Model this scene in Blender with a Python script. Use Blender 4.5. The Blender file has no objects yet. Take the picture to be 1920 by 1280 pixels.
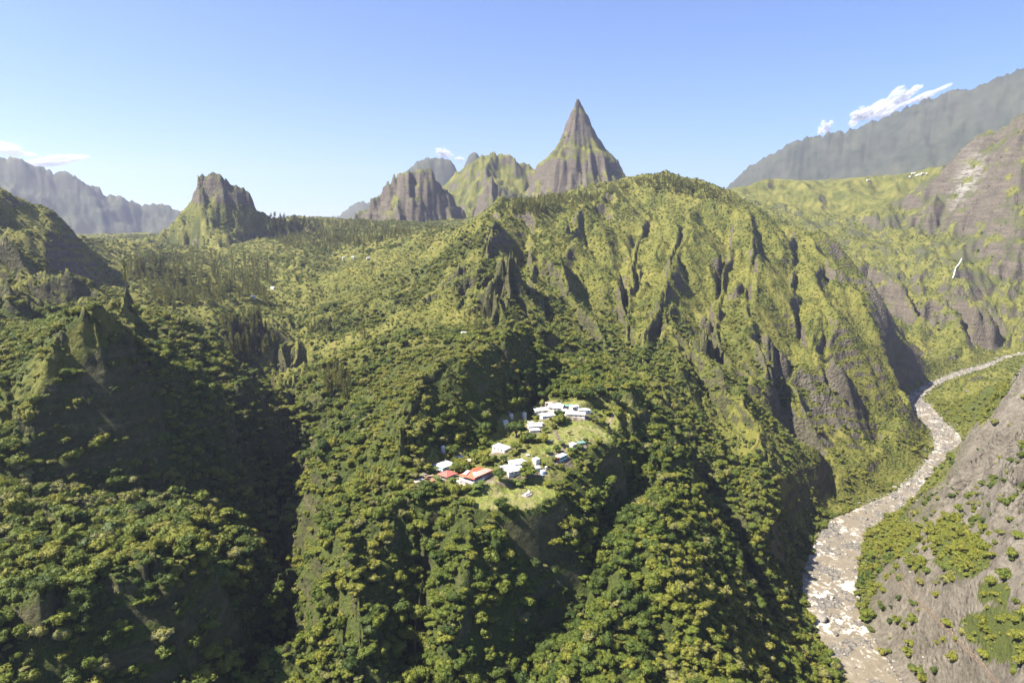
import bpy, math, random
import numpy as np
from mathutils import Vector, Matrix, Euler
rng = np.random.default_rng(7); random.seed(7)
scene = bpy.context.scene
COL = scene.collection

# ------------------------------------------------------------------ camera, sky, sun, exposure
PITCH = math.radians(9.3)
FPX = 1280.0                       # focal length in pixels of the 1920 wide photograph (24 mm on 36 mm)
cam = bpy.data.cameras.new('camera'); cam.lens = 24; cam.sensor_width = 36
cam.clip_start = 1.0; cam.clip_end = 60000
camo = bpy.data.objects.new('camera', cam); COL.objects.link(camo)
camo.location = (0, 0, 0); camo.rotation_euler = (math.radians(90) - PITCH, 0, 0)
scene.camera = camo

SUN_AZ = math.radians(-104)          # measured from +Y towards +X
SUN_EL = math.radians(51)
sun_dir = Vector((math.sin(SUN_AZ)*math.cos(SUN_EL), math.cos(SUN_AZ)*math.cos(SUN_EL), math.sin(SUN_EL)))
world = bpy.data.worlds.new('World'); scene.world = world; world.use_nodes = True
wn = world.node_tree.nodes; wl = world.node_tree.links
wn.clear()
sky = wn.new('ShaderNodeTexSky'); sky.sky_type = 'NISHITA'; sky.sun_disc = False
sky.sun_elevation = SUN_EL; sky.sun_rotation = SUN_AZ
sky.altitude = 1200; sky.air_density = 1.0; sky.dust_density = 0.4; sky.ozone_density = 9.0
bg = wn.new('ShaderNodeBackground'); bg.inputs['Strength'].default_value = 0.061
wo = wn.new('ShaderNodeOutputWorld')
wb = wn.new('ShaderNodeMix'); wb.data_type = 'RGBA'; wb.blend_type = 'MULTIPLY'; wb.inputs[0].default_value = 1; wb.inputs[7].default_value = (1.06, .99, 1.05, 1)
wl.new(sky.outputs[0], wb.inputs[6]); wl.new(wb.outputs[2], bg.inputs[0]); wl.new(bg.outputs[0], wo.inputs[0])
sl = bpy.data.lights.new('sun', 'SUN'); sl.energy = 5.0; sl.angle = math.radians(0.5); sl.color = (1.0, 0.93, 0.78)
so = bpy.data.objects.new('sun', sl); COL.objects.link(so); so.location = (0, 0, 500)
so.rotation_euler = sun_dir.to_track_quat('Z', 'Y').to_euler()
scene.view_settings.view_transform = 'Standard'; scene.view_settings.look = 'None'
scene.view_settings.exposure = 1.75; scene.view_settings.gamma = 1
scene.view_settings.use_curve_mapping = False
scene.cycles.max_bounces = 6; scene.cycles.diffuse_bounces = 2; scene.cycles.transmission_bounces = 2
scene.cycles.volume_bounces = 0; scene.cycles.transparent_max_bounces = 24
scene.cycles.use_denoising = True

# ------------------------------------------------------------------ noise
def _h(ix, iy, s):
    v = (ix.astype(np.int64)*374761393 + iy.astype(np.int64)*668265263 + s*1274126177) & 0xFFFFFFFF
    v = ((v ^ (v >> 13))*1274126177) & 0xFFFFFFFF
    return (v ^ (v >> 16)) & 0xFFFFFFFF
def gnoise(x, y, s=0):
    ix = np.floor(x); iy = np.floor(y); fx = x-ix; fy = y-iy
    ux = fx*fx*fx*(fx*(fx*6-15)+10); uy = fy*fy*fy*(fy*(fy*6-15)+10)
    def g(a, b):
        t = _h(ix+a, iy+b, s)*(2*np.pi/4294967296.0)
        return np.cos(t)*(fx-a)+np.sin(t)*(fy-b)
    n0 = g(0, 0)*(1-ux)+g(1, 0)*ux; n1 = g(0, 1)*(1-ux)+g(1, 1)*ux
    return (n0*(1-uy)+n1*uy)*1.5
def fbm(x, y, sc, o=4, s=0, gain=.5, ridged=False):
    a = 1.0; t = 0; n = 0
    for i in range(o):
        v = gnoise(x/sc+17.3*i, y/sc-9.1*i, s+i)
        if ridged: v = 1-2*np.abs(v)
        t = t+a*v; n += a; a *= gain; sc /= 2.03
    return t/n
def sstep(a, b, x):
    t = np.clip((x-a)/(b-a), 0, 1); return t*t*(3-2*t)

# ------------------------------------------------------------------ photograph pixel <-> world
CP, SP = math.cos(PITCH), math.sin(PITCH)
def ray(u, v):
    x = (u-960)/FPX; c = -(v-640)/FPX
    return x, CP+c*SP, -SP+c*CP
def azt(u, v):                      # azimuth and tangent of elevation
    x, y, z = ray(u, v); h = math.hypot(x, y)
    return math.atan2(x, y), z/h
def wpt(u, v, r):
    a, t = azt(u, v); return r*math.sin(a), r*math.cos(a), r*t

# ------------------------------------------------------------------ survey points of the visible land: column -> (row, range in metres)
SURVEY = {
 -260: [(1280,280),(1150,330),(1000,390),(900,450),(800,490),(700,640),(560,800),(430,950),(330,1150),(420,1500),(440,2500)],
 -120: [(1280,280),(1160,320),(1030,375),(930,430),(780,475),(740,560),(620,690),(480,800),(400,950),(340,1150),(420,1500),(440,2500)],
 0: [(1280,292),(1170,308),(1130,330),(1040,365),(960,395),(900,428),(820,458),(740,470),(725,520),(690,570),(640,640),(590,690),(510,715),(560,770),(520,832),(455,852),(500,905),(440,1095),(358,1150),(420,1400),(440,2500)],
 100: [(1280,292),(1150,303),(1090,318),(1040,342),(960,385),(890,428),(780,440),(658,452),(670,520),(630,580),(602,660),(588,722),(600,770),(565,785),(505,802),(560,870),(470,1070),(392,1130),(460,1400),(450,2500)],
 175: [(1280,290),(1120,303),(1080,318),(1050,340),(1000,370),(900,432),(760,443),(597,455),(650,495),(600,600),(575,700),(570,760),(548,1080),(458,1130),(520,1400),(460,2000),(440,2600)],
 240: [(1280,290),(1110,302),(1062,313),(1045,335),(980,380),(900,430),(760,447),(628,465),(610,520),(560,570),(600,640),(560,900),(540,1100),(520,1300),(490,1450),(457,1600),(465,2000)],
 300: [(1280,290),(1180,296),(1095,302),(1050,310),(1030,335),(960,385),(890,440),(780,465),(660,490),(700,540),(640,600),(600,750),(570,900),(540,1100),(500,1350),(475,1600),(465,1850)],
 400: [(1280,300),(1200,308),(1130,316),(1040,328),(1020,360),(970,402),(910,450),(800,482),(690,515),(730,570),(660,640),(610,800),(570,950),(520,1200),(480,1500),(460,1800),(450,2100)],
 480: [(1280,318),(1200,333),(1120,350),(1045,362),(1005,390),(940,470),(850,525),(720,570),(750,620),(680,700),(620,850),(570,1000),(520,1250),(475,1550),(440,1950)],
 540: [(1280,290),(1235,298),(1260,340),(1180,385),(1100,425),(1000,485),(900,555),(810,630),(755,660),(745,710),(700,800),(640,900),(580,1050),(520,1300),(470,1600),(404,2150),(430,2600)],
 600: [(1280,283),(1180,305),(1100,325),(1020,350),(940,385),(860,435),(800,490),(740,600),(690,700),(640,820),(580,1000),(520,1250),(465,1600),(410,2150),(430,2600)],
 700: [(1280,285),(1100,322),(1000,345),(930,372),(860,408),(800,460),(740,530),(680,620),(620,760),(560,950),(500,1200),(460,1500),(430,1800),(414,2150),(430,2600)],
 800: [(1280,285),(1100,322),(1000,342),(935,358),(900,376),(860,405),(830,432),(785,452),(720,520),(660,620),(600,750),(540,950),(480,1200),(440,1500),(428,1900)],
 850: [(1280,285),(1100,320),(1000,340),(945,354),(905,374),(860,404),(832,430),(785,452),(720,520),(650,630),(590,750),(540,900),(470,1150),(430,1400),(425,1900)],
 900: [(1280,285),(1100,320),(1000,340),(955,353),(930,361),(900,375),(850,409),(815,440),(770,458),(720,520),(640,630),(620,690),(550,800),(500,900),(440,1100),(412,1300),(430,1600),(430,2000)],
 950: [(1280,288),(1100,322),(1000,342),(957,355),(920,366),(870,398),(820,436),(790,468),(740,492),(690,560),(640,640),(630,700),(516,790),(490,850),(430,1000),(384,1250),(430,1500),(420,2000)],
 1000: [(1280,290),(1100,328),(1000,348),(952,362),(905,378),(850,410),(800,452),(765,496),(700,560),(665,640),(640,720),(560,790),(500,900),(440,1050),(374,1300),(410,1550),(400,2000)],
 1050: [(1280,290),(1100,335),(1000,352),(920,370),(890,384),(850,410),(800,452),(760,498),(700,580),(660,670),(620,760),(560,880),(500,1000),(440,1150),(363,1400),(400,1600),(400,2000)],
 1130: [(1280,295),(1150,328),(1050,352),(950,375),(880,402),(840,420),(800,462),(760,506),(720,570),(680,650),(640,760),(590,860),(530,980),(460,1150),(400,1350),(347,1500),(380,1700),(380,2100)],
 1185: [(1280,300),(1150,333),(1050,358),(960,390),(900,425),(850,462),(800,496),(745,530),(735,610),(700,690),(650,790),(590,900),(520,1050),(450,1220),(390,1400),(334,1580),(370,1800),(370,2200)],
 1250: [(1280,310),(1150,340),(1050,365),(980,395),(900,470),(850,540),(780,600),(720,680),(660,780),(600,880),(520,1060),(450,1230),(380,1430),(330,1620),(360,1800),(370,2300)],
 1330: [(1280,325),(1180,350),(1100,375),(1040,420),(1000,475),(930,560),(870,610),(800,670),(720,760),(650,850),(570,1000),(500,1150),(430,1330),(352,1600),(390,1800),(390,2300)],
 1400: [(1280,352),(1200,380),(1150,425),(1060,510),(980,555),(920,600),(850,680),(780,760),(700,860),(620,980),(540,1120),(470,1280),(387,1580),(430,1800),(400,2400),(350,2900),(360,3300)],
 1450: [(1280,390),(1200,455),(1100,535),(1010,570),(960,585),(920,612),(860,700),(790,800),(700,880),(620,1000),(540,1150),(412,1560),(460,1800),(400,2400),(334,2900),(350,3300)],
 1500: [(1280,425),(1180,495),(1100,548),(1000,605),(930,650),(870,745),(812,870),(700,925),(620,1050),(540,1220),(480,1400),(432,1540),(470,1800),(400,2500),(342,2950),(350,3300)],
 1560: [(1280,460),(1180,530),(1100,605),(1000,700),(930,770),(880,825),(815,905),(700,965),(620,1100),(550,1280),(500,1450),(458,1540),(500,1800),(440,2300),(380,2700),(338,3000),(350,3400)],
 1640: [(1280,482),(1180,512),(1100,556),(1040,650),(1000,700),(955,790),(900,842),(850,905),(800,970),(740,1050),(660,1150),(600,1260),(548,1360),(592,1600),(535,1880),(460,2250),(390,2650),(330,3050),(350,3400)],
 1720: [(1280,450),(1180,490),(1080,540),(1000,600),(950,670),(925,760),(905,880),(860,935),(800,1090),(760,1272),(735,1330),(695,1360),(652,1410),(672,1620),(590,1820),(510,2050),(430,2450),(370,2850),(322,3100),(350,3500)],
 1770: [(1280,440),(1180,480),(1080,530),(980,600),(900,720),(860,880),(830,1060),(800,1100),(765,1220),(740,1330),(708,1400),(690,1500),(640,1700),(560,1850),(500,2100),(430,2450),(360,2800),(310,3050),(340,3500)],
 1820: [(1280,430),(1150,470),(1050,520),(950,590),(880,680),(820,800),(780,950),(742,1080),(735,1300),(700,1480),(660,1650),(600,1800),(520,2050),(440,2300),(350,2500),(268,2650),(320,3000)],
 1890: [(1280,420),(1100,470),(1000,520),(900,590),(820,680),(760,770),(708,880),(735,1200),(700,1500),(670,1755),(620,1900),(560,2000),(500,2150),(420,2300),(330,2450),(230,2620),(300,3000)],
 1960: [(1280,410),(1100,455),(950,530),(820,640),(740,720),(670,840),(720,1200),(670,1650),(600,1900),(500,2150),(420,2280),(320,2420),(203,2600),(300,3000)],
 2120: [(1280,400),(1100,440),(900,550),(740,680),(610,800),(700,1200),(620,1700),(480,2100),(350,2300),(150,2600),(280,3000)],
}
P = []
for u, col in SURVEY.items():
    for v, r in col:
        a, t = azt(u, v); P.append((a, math.log(r), t))
for a in np.linspace(-1.1, 1.0, 16):
    P.append((a, math.log(200), -1.05)); P.append((a, math.log(120), -1.9))
    P.append((a, math.log(5200), -0.035)); P.append((a, math.log(14000), -0.022))
for a in (-1.0,):
    for r, t in ((300, -.5), (600, -.1), (1200, .05), (2500, 0)): P.append((a, math.log(r), t))
for a in (.95,):
    for r, t in ((300, -.6), (500, -.36), (800, -.1), (2600, .18), (1600, -.1)): P.append((a, math.log(r), t))
P = np.array(P)
def rbf_fit(P):
    n = len(P); d = np.hypot(P[:, None, 0]-P[None, :, 0], P[:, None, 1]-P[None, :, 1])
    K = -d-np.eye(n)*-0.0; K = K+np.eye(n)*(-0.002)
    Q = np.c_[np.ones(n), P[:, :2]]
    A = np.block([[K, Q], [Q.T, np.zeros((3, 3))]])
    return np.linalg.solve(A, np.r_[P[:, 2], 0, 0, 0])
W = rbf_fit(P)
def rbf_eval(a, l):
    out = np.empty(a.size); a = a.ravel(); l = l.ravel()
    for i in range(0, a.size, 40000):
        aa = a[i:i+40000]; ll = l[i:i+40000]
        d = np.hypot(aa[:, None]-P[None, :, 0], ll[:, None]-P[None, :, 1])
        out[i:i+40000] = -d@W[:-3]+W[-3]+W[-2]*aa+W[-1]*ll
    return out

Q = 1
# grid: azimuth columns, ranges growing with distance (finer mesh nearer the viewpoint)
NA, NR = 980//Q, 1060//Q
AZ = np.linspace(-0.93, 0.86, NA)
def rmap():
    k = np.array([120, 230, 260, 700, 1700, 3200, 7500, 14000.]); w = np.array([0, 20, 50, 480, 790, 960, 1045, 1060.])
    t = np.linspace(0, 1060, NR); return np.exp(np.interp(t, w, np.log(k)))
RR = rmap(); LR = np.log(RR)
ca = np.linspace(AZ[0], AZ[-1], 300); cl = np.linspace(LR[0], LR[-1], 460)
G = rbf_eval(*[m.ravel() for m in np.meshgrid(ca, cl, indexing='xy')]).reshape(len(cl), len(ca))
# a little smoothing of the cone tips at the survey points
for _ in range(3):
    G[1:-1, 1:-1] = (G[1:-1, 1:-1]*4+G[:-2, 1:-1]+G[2:, 1:-1]+G[1:-1, :-2]+G[1:-1, 2:])/8
def bil(G, ax, ay, x, y):
    fx = np.clip((x-ax[0])/(ax[-1]-ax[0])*(len(ax)-1), 0, len(ax)-1.001); fy = np.clip((y-ay[0])/(ay[-1]-ay[0])*(len(ay)-1), 0, len(ay)-1.001)
    i = fx.astype(int); j = fy.astype(int); fx = fx-i; fy = fy-j
    return (G[j, i]*(1-fx)+G[j, i+1]*fx)*(1-fy)+(G[j+1, i]*(1-fx)+G[j+1, i+1]*fx)*fy
A2, L2 = np.meshgrid(AZ, LR); R2 = np.exp(L2)
X = R2*np.sin(A2); Y = R2*np.cos(A2)
Z = bil(G, ca, cl, A2, L2)*R2

# ---- river: survey of the centre line, (column, row, bed height, half width)
RIV = [(1700,1400,-303,20),(1650,1300,-302,24),(1600,1220,-301,27),(1560,1150,-300,27),(1552,1090,-299,30),(1572,1020,-297,27),(1590,985,-296,24),(1650,955,-295,20),
       (1705,928,-294,19),(1752,890,-292,18),(1778,850,-290,20),(1775,815,-288,19),(1745,785,-286,18),(1722,762,-284,20),(1712,745,-282,17),(1745,722,-277,16),(1800,700,-272,14),(1860,683,-266,14),(1895,668,-262,14),(1940,660,-255,14),(2010,650,-245,14)]
RV = []
for u, v, z, w in RIV:
    a, t = azt(u, v); r = z/t; RV.append((r*math.sin(a), r*math.cos(a), z, w))
RV = np.array(RV); RV[:9, 3] *= .66; RV[9:14, 3] *= .8; RV[14:, 3] *= .5
def resample(P, step):
    d = np.r_[0, np.cumsum(np.hypot(*(np.diff(P[:, :2], axis=0).T)))]
    # Catmull-like smoothing by dense linear then box filter
    t = np.arange(0, d[-1], step); Q = np.c_[[np.interp(t, d, P[:, k]) for k in range(P.shape[1])]].T
    k = int(30/step)|1; pad = k//2
    Qp = np.vstack([np.repeat(Q[:1], pad, 0), Q, np.repeat(Q[-1:], pad, 0)])
    return np.c_[[np.convolve(Qp[:, j], np.ones(k)/k, 'valid') for j in range(P.shape[1])]].T
RVs = resample(RV, 6.0)
dR = np.full(X.shape, 1e9); zR = np.zeros(X.shape); wR = np.ones(X.shape)
sel = (A2 > .28) & (R2 > 380) & (R2 < 2600); xs, ys = X[sel], Y[sel]
bd = np.full(xs.size, 1e9); bz = np.zeros(xs.size); bw = np.ones(xs.size)
for i in range(0, len(RVs)-1, 1):
    p, q = RVs[i], RVs[i+1]; e = q[:2]-p[:2]; L = e@e+1e-9
    t = np.clip(((xs-p[0])*e[0]+(ys-p[1])*e[1])/L, 0, 1)
    d = np.hypot(xs-p[0]-t*e[0], ys-p[1]-t*e[1]); m = d < bd
    bd[m] = d[m]; bz[m] = (p[2]+t*(q[2]-p[2]))[m]; bw[m] = p[3]
dR[sel] = bd; zR[sel] = bz; wR[sel] = bw
edge = sstep(0, 1, (dR-wR)/40.0)
Z = np.where(dR < 400, zR*(1-edge)+np.maximum(Z, zR+np.minimum((dR-wR)*.25, 6))*edge, Z)

# ---- erosion: stripes that follow the fall line, summed over scales
def grads(Z):
    Zr = np.gradient(Z, axis=0)/np.gradient(R2, axis=0); Za = np.gradient(Z, axis=1)/(R2*(AZ[1]-AZ[0]))
    return Zr*np.sin(A2)+Za*np.cos(A2), Zr*np.cos(A2)-Za*np.sin(A2)
def erosion(x, y, gx, gy, cell, s, dens=1.0):
    """one octave of gullies: returns (-1..1) stripes running downhill"""
    n = np.hypot(gx, gy)+1e-6; sx, sy = -gy/n, gx/n       # across the slope
    px, py = x/cell, y/cell; ix = np.floor(px); iy = np.floor(py)
    C = 0; S = 0
    for a in (-1, 0, 1):
        for b in (-1, 0, 1):
            h1 = _h(ix+a, iy+b, s)/4294967296.0; h2 = _h(ix+a, iy+b, s+77)/4294967296.0
            dx = px-(ix+a+h1); dy = py-(iy+b+h2)
            w = np.maximum(0, 1-(dx*dx+dy*dy)/2.0)**3
            ph = (dx*sx+dy*sy)*2*np.pi*1.4*dens+h1*6.28
            C = C+np.cos(ph)*w; S = S+np.sin(ph)*w
    m = np.sqrt(C*C+S*S)+.15
    return C/m
def blurz(Z, k):
    for _ in range(k):
        Z = Z.copy(); Z[1:-1, 1:-1] = (Z[1:-1, 1:-1]*2+Z[:-2, 1:-1]+Z[2:, 1:-1]+Z[1:-1, :-2]+Z[1:-1, 2:])/6
    return Z

# ---- the mountains behind, each from its skyline, crest range and slopes
def crest_layer(pts, rc, s1, d1, s2, back=1.0, wob=.03, seed=0, jag=0.0):
    q = [(azt(u, v)) for u, v in pts]
    qa = np.array([k[0] for k in q]); qt = np.array([k[1] for k in q])
    t = np.interp(A2, qa, qt, left=-1, right=-1)
    n = fbm(A2*rc, R2*.7, rc*.05, 5, seed, .58)
    rcc = rc*(1+wob*n)
    t = t+jag*fbm(A2*rc, R2*.3, rc*.008, 3, seed+5)/rc*10
    d = rcc-R2
    f = np.where(d > 0, s1*np.minimum(d, d1)+s2*np.maximum(d-d1, 0), -d*back)
    return rcc*t-f
LAY = []
far_right = crest_layer([(1250,400),(1340,362),(1375,330),(1398,312),(1425,300),(1436,291),(1478,266),(1540,249),(1600,238),(1640,222),(1680,203),(1720,186),(1800,164),(1850,152),(1885,136),(1920,124),(2000,92),(2200,40)], 5600, .9, 420, .55, wob=.03, seed=3, jag=.08)
far_left = crest_layer([(-500,240),(-250,262),(-60,272),(0,290),(20,293),(50,303),(100,318),(130,324),(180,346),(210,361),(250,372),(262,379),(280,380),(310,382),(345,393),(400,410),(500,425),(560,440)], 5600, .55, 300, .42, wob=.05, seed=9, jag=.15)
far_mid = crest_layer([(640,440),(690,385),(712,358),(740,330),(765,313),(790,296),(803,288),(814,294),(826,291),(840,294),(852,300),(858,312),(880,345),(930,380)], 5000, 1.0, 300, .7, wob=.02, seed=12, jag=.6)
far_tiny = crest_layer([(560,425),(592,406),(604,400),(617,403),(640,396),(660,385),(680,375),(697,374),(720,392),(760,400)], 7200, .8, 300, .5, seed=15, jag=.3)
back_rock = crest_layer([(640,430),(700,408),(760,390),(800,372),(830,345),(858,320),(885,302),(905,290),(925,285),(945,289),(965,294),(975,304),(992,312),(1008,318),(1022,330),(1060,345),(1120,360),(1185,372),(1230,400)], 2850, .75, 260, .6, wob=.025, seed=21, jag=.8)
buttress = crest_layer([(600,440),(632,420),(655,412),(668,402),(680,391),(700,370),(722,352),(745,335),(768,326),(800,318),(812,322),(820,333),(832,352),(850,372),(868,392),(885,420)], 2380, 1.5, 120, .8, wob=.03, seed=25, jag=.6)
tooth = crest_layer([(880,430),(896,382),(908,360),(916,345),(922,330),(928,343),(940,350),(965,360),(1000,372),(1015,390),(1040,430)], 2500, 1.2, 60, .8, wob=.03, seed=28, jag=.3)
butte = crest_layer([(180,470),(250,452),(296,438),(322,420),(345,398),(356,385),(364,366),(369,361),(371,336),(380,332),(400,330),(412,334),(430,345),(452,355),(468,364),(474,377),(480,392),(490,398),(504,404),(540,412),(600,424),(680,440)], 1880, 1.9, 60, .37, wob=.02, seed=31, jag=.15)
# the two peaks: bodies of revolution with their own left and right profile, ribbed
def peak(tip, rc, left, right, squash, seed, rib):
    a0, t0 = azt(*tip); z0 = rc*t0; x0, y0 = rc*math.sin(a0), rc*math.cos(a0)
    ex, ey = math.cos(a0), -math.sin(a0); fx, fy = math.sin(a0), math.cos(a0)
    lx = (X-x0)*ex+(Y-y0)*ey; ly = ((X-x0)*fx+(Y-y0)*fy)*squash
    d = np.hypot(lx, ly); th = np.arctan2(ly, lx)
    def prof(pts):
        dd = [0]; zz = [z0]
        for u, v in pts:
            a, t = azt(u, v); dd.append(abs(math.tan(a-a0))*rc); zz.append(rc*t)
        dd.append(dd[-1]+40000); zz.append(zz[-1]-40000)
        return np.array(dd), np.array(zz)
    dl, zl = prof(left); dr, zr = prof(right)
    n = fbm(np.cos(th)*1.5+5+d*.0016, np.sin(th)*1.5+d*.0022, 1.0, 5, seed, .62, True)
    d = d+fbm(X, Y, 90, 4, seed+9)*14*sstep(10, 120, d)
    d2 = d*1.0*(1+rib*(n-.05)*sstep(0, 60, d)*(.25+.75*np.abs(np.sin(th))))
    k = .5+.5*np.cos(th)
    return np.interp(d2, dl, zl)*(1-k)+np.interp(d2, dr, zr)*k
spire = peak((1083,190), 2650, [(1076,200),(1064,222),(1056,240),(1048,262),(1039,277),(1023,296),(1006,314),(1001,330),(992,350),(975,385)],
             [(1088,193),(1095,202),(1103,218),(1113,240),(1125,262),(1139,280),(1153,295),(1160,305),(1164,320),(1175,335),(1185,350),(1200,375)], .75, 41, .30)
far_tooth = peak((887,281), 4600, [(879,288),(874,300),(868,315)], [(895,285),(902,296),(908,310)], .8, 44, .12)
ROCKY = np.zeros_like(Z); BUTTE = sstep(-5, 25, butte-Z)*sstep(1500, 1700, R2)
base = Z.copy()
for L, rk in ((far_right, .8), (far_left, .6), (far_mid, .6), (far_tiny, .5), (back_rock, .45), (buttress, .95), (tooth, .8), (butte, .30), (spire, .52), (far_tooth, .8)):
    m = sstep(-15, 15, L-Z)
    ROCKY = ROCKY*(1-m)+rk*m
    Z = np.maximum(Z, L)
# ---- local rock outcrops of the middle ground: (column, row, range, half width m, rise m, length m)
def bump(u, v, r, w, h, l, ang=0, p=1.6):
    x0, y0, _ = wpt(u, v, r); c, s = math.cos(ang), math.sin(ang)
    dx = (X-x0)*c+(Y-y0)*s; dy = -(X-x0)*s+(Y-y0)*c
    q = np.sqrt((dx/w)**2+(dy/l)**2); return h*np.clip(1-q, 0, 1)**p

river_t = sstep(0, 1, (dR-wR*.8)/60.0)
Z = Z+bump(952, 575, 788, 26, 26, 34, 0, 1.2)+bump(925, 640, 745, 14, 14, 20)+bump(1325, 640, 860, 16, 22, 20, 0, 1.1)
bank = sstep(.50, .56, A2)*sstep(1250, 900, R2)*river_t
Z = Z+bank*(fbm(X, Y, 110, 4, 611, .55)*9-np.abs(fbm(X*.8+Y*.6, (Y*.8-X*.6)*.35, 44, 2, 621))*6)
village = np.exp(-(((X-12)/75)**2+((Y-425)/105)**2)**2)       # the shelf the hamlet stands on
lawnf = np.zeros_like(Z)
EK = 1.0
def stroke(pts, dz, w, Z, end=.5):
    """raise (or cut) the land along a line seen in the photograph; a true ridge or gully lying where it lies"""
    q = []
    for u, v in pts:
        a, t = azt(u, v); k = int(round((a-AZ[0])/(AZ[-1]-AZ[0])*(NA-1))); j = np.nonzero((Z[:, k] >= RR*t) & (RR > 235))[0][0]
        q.append((RR[j]*math.sin(a), RR[j]*math.cos(a)))
    q = np.array(q); d = np.full(Z.shape, 1e9); f = np.ones(Z.shape); n = len(q)-1
    wob = fbm(X, Y, w*3, 3, 77)*w*.5
    for i in range(n):
        e = q[i+1]-q[i]; t = np.clip(((X-q[i][0])*e[0]+(Y-q[i][1])*e[1])/(e@e+1e-9), 0, 1)
        dd = np.hypot(X-q[i][0]-t*e[0], Y-q[i][1]-t*e[1]); m = dd < d; d = np.where(m, dd, d); s = (i+t)/n
        f = np.where(m, end+(1-end)*np.minimum(1, 4*np.minimum(s, 1-s)), f)
    g = np.exp(-np.abs((d+wob)/w)**1.6)
    return Z+dz*g*f
for pts, dz, w in (([(1205,800),(1165,880),(1100,1000),(1015,1120),(965,1240)], -30, 17), ([(1235,830),(1330,970),(1390,1080),(1440,1200)], 9, 16),
                   ([(1245,790),(1300,880),(1350,970),(1405,1070),(1455,1180)], -17, 14), ([(795,960),(792,1040),(780,1130),(765,1270)], -17, 9),
                   ([(620,1000),(660,1100),(680,1250)], 6, 12), ([(900,980),(880,1100),(840,1270)], 7, 12),
                   ([(1010,655),(950,705),(870,755),(800,795),(755,850)], 33, 15), ([(1880,945),(1868,915),(1872,880)], 13, 7), ([(1040,700),(985,765),(900,822),(820,872)], -9, 13),
                   ([(1130,380),(1080,430),(1060,520),(1090,600)], 15.0, 26), ([(1320,365),(1290,430),(1260,520),(1240,620)], 13.6, 28), ([(1400,400),(1420,480),(1400,570),(1430,660)], 13.6, 28),
                   ([(1220,380),(1190,470),(1170,560),(1180,650)], -12.2, 24), ([(1370,420),(1350,520),(1330,640)], -12.2, 24), ([(940,400),(920,460),(870,540),(740,600)], 10.9, 26),
                   ([(1000,420),(985,480),(1010,560)], -10.9, 20), ([(1560,480),(1540,560),(1570,640),(1550,700)], 13.6, 28),
                   ([(1490,440),(1480,540),(1500,620),(1470,740)], -12.2, 26), ([(1330,690),(1400,790),(1470,870)], 10.9, 22), ([(1260,640),(1330,740),(1400,850),(1420,930)], -9.5, 20)):
    Z = stroke(pts, dz, w, Z)
Z0s = blurz(Z, 10)
amp0 = river_t*(1-.93*village)
RV2 = sstep(.22, .34, A2)*sstep(1650, 1850, R2)*sstep(3500, 3100, R2)
MID = sstep(750, 950, R2)*sstep(1900, 1650, R2)
nearf = sstep(250, 900, R2); farf = sstep(1500, 4500, R2)
for (cell, k, s) in ((300, .075, 101), (140, .06, 102), (66, .055, 103), (30, .065, 104), (13, .055, 105)):
    gx, gy = grads(blurz(Z, {300:0,140:12,66:10,30:6,13:4}[cell])) if cell < 300 else grads(Z0s); sl = np.hypot(gx, gy)
    x = X+fbm(X, Y, cell*1.3, 2, s+40)*cell*.35; y = Y+fbm(Y, X, cell*1.3, 2, s+60)*cell*.35
    e = erosion(x, y, gx, gy, cell, s)
    e = np.where(e > 0, e**1.0, e)                 # keep rounded gullies and sharp spurs
    e = (1-np.abs(np.sin((e-1)*.7854)))*2-1
    fade = np.where(R2 > 4300, .16, np.where(R2 > 2250, .75, .26+.74*nearf)) if cell > 60 else (.38+.62*nearf)
    if cell < 20: fade = fade*sstep(3600, 2600, R2)
    Z = Z+EK*e*cell*k*np.clip(sl, 0.12, .8)*amp0*fade*(1-.75*BUTTE)*(1+RV2*(1.2 if cell > 20 else 0))*(1+MID*(.30 if cell > 200 else -.35))
Z = Z+fbm(X, Y, 90, 5, 7, .55)*(9*amp0*nearf)+MID*amp0*(fbm(X, Y, 150, 5, 751, .6, True)*11+fbm(X, Y, 45, 4, 761, .6)*5)+fbm(X, Y, 14, 3, 8)*1.2*amp0
gx, gy = grads(Z); SL = np.hypot(gx, gy)
crag = ROCKY*sstep(2150, 2300, R2)*sstep(4200, 3600, R2)+.5*BUTTE
Z = Z+crag*(fbm(X, Y, 130, 5, 701, .62, True)*26+fbm(X, Y, 34, 4, 711, .6)*10)*sstep(.25, .8, SL)
Z = Z+sstep(4200, 4600, R2)*fbm(X, Y, 420, 6, 721, .5)*34*sstep(.15, .5, SL)
face = (A2 < -.15)*sstep(620, 540, R2)
Z = Z+face*(fbm(X, Y, 40, 4, 731, .6, True)*4.5+fbm(X, Y, 12, 3, 741)*2.0)*sstep(.6, 1.2, SL)
lg = np.abs(((Z/46.0+fbm(X, Y, 300, 3, 56)*1.2) % 1)-.5)*2
Z = Z+(crag+.6*RV2)*(lg-.5)*13*sstep(.5, 1.1, SL)
# strata ledges on the steep ground
led = np.abs(((Z/13.0+fbm(X, Y, 160, 2, 55)*1.5) % 1)-.5)*2
Z = Z+(led-.5)*2.2*sstep(.8, 1.4, SL)*amp0*(1-.8*bank)*sstep(3500, 2500, R2)
# river bed relief: bars and channels
bed = sstep(1.25, .9, dR/np.maximum(wR, 1))
Z = Z+bed*(fbm(X, Y, 22, 4, 9)*1.7+fbm(X, Y, 5, 2, 19)*.5+.35)
gx, gy = grads(Z); SL = np.hypot(gx, gy)

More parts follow.
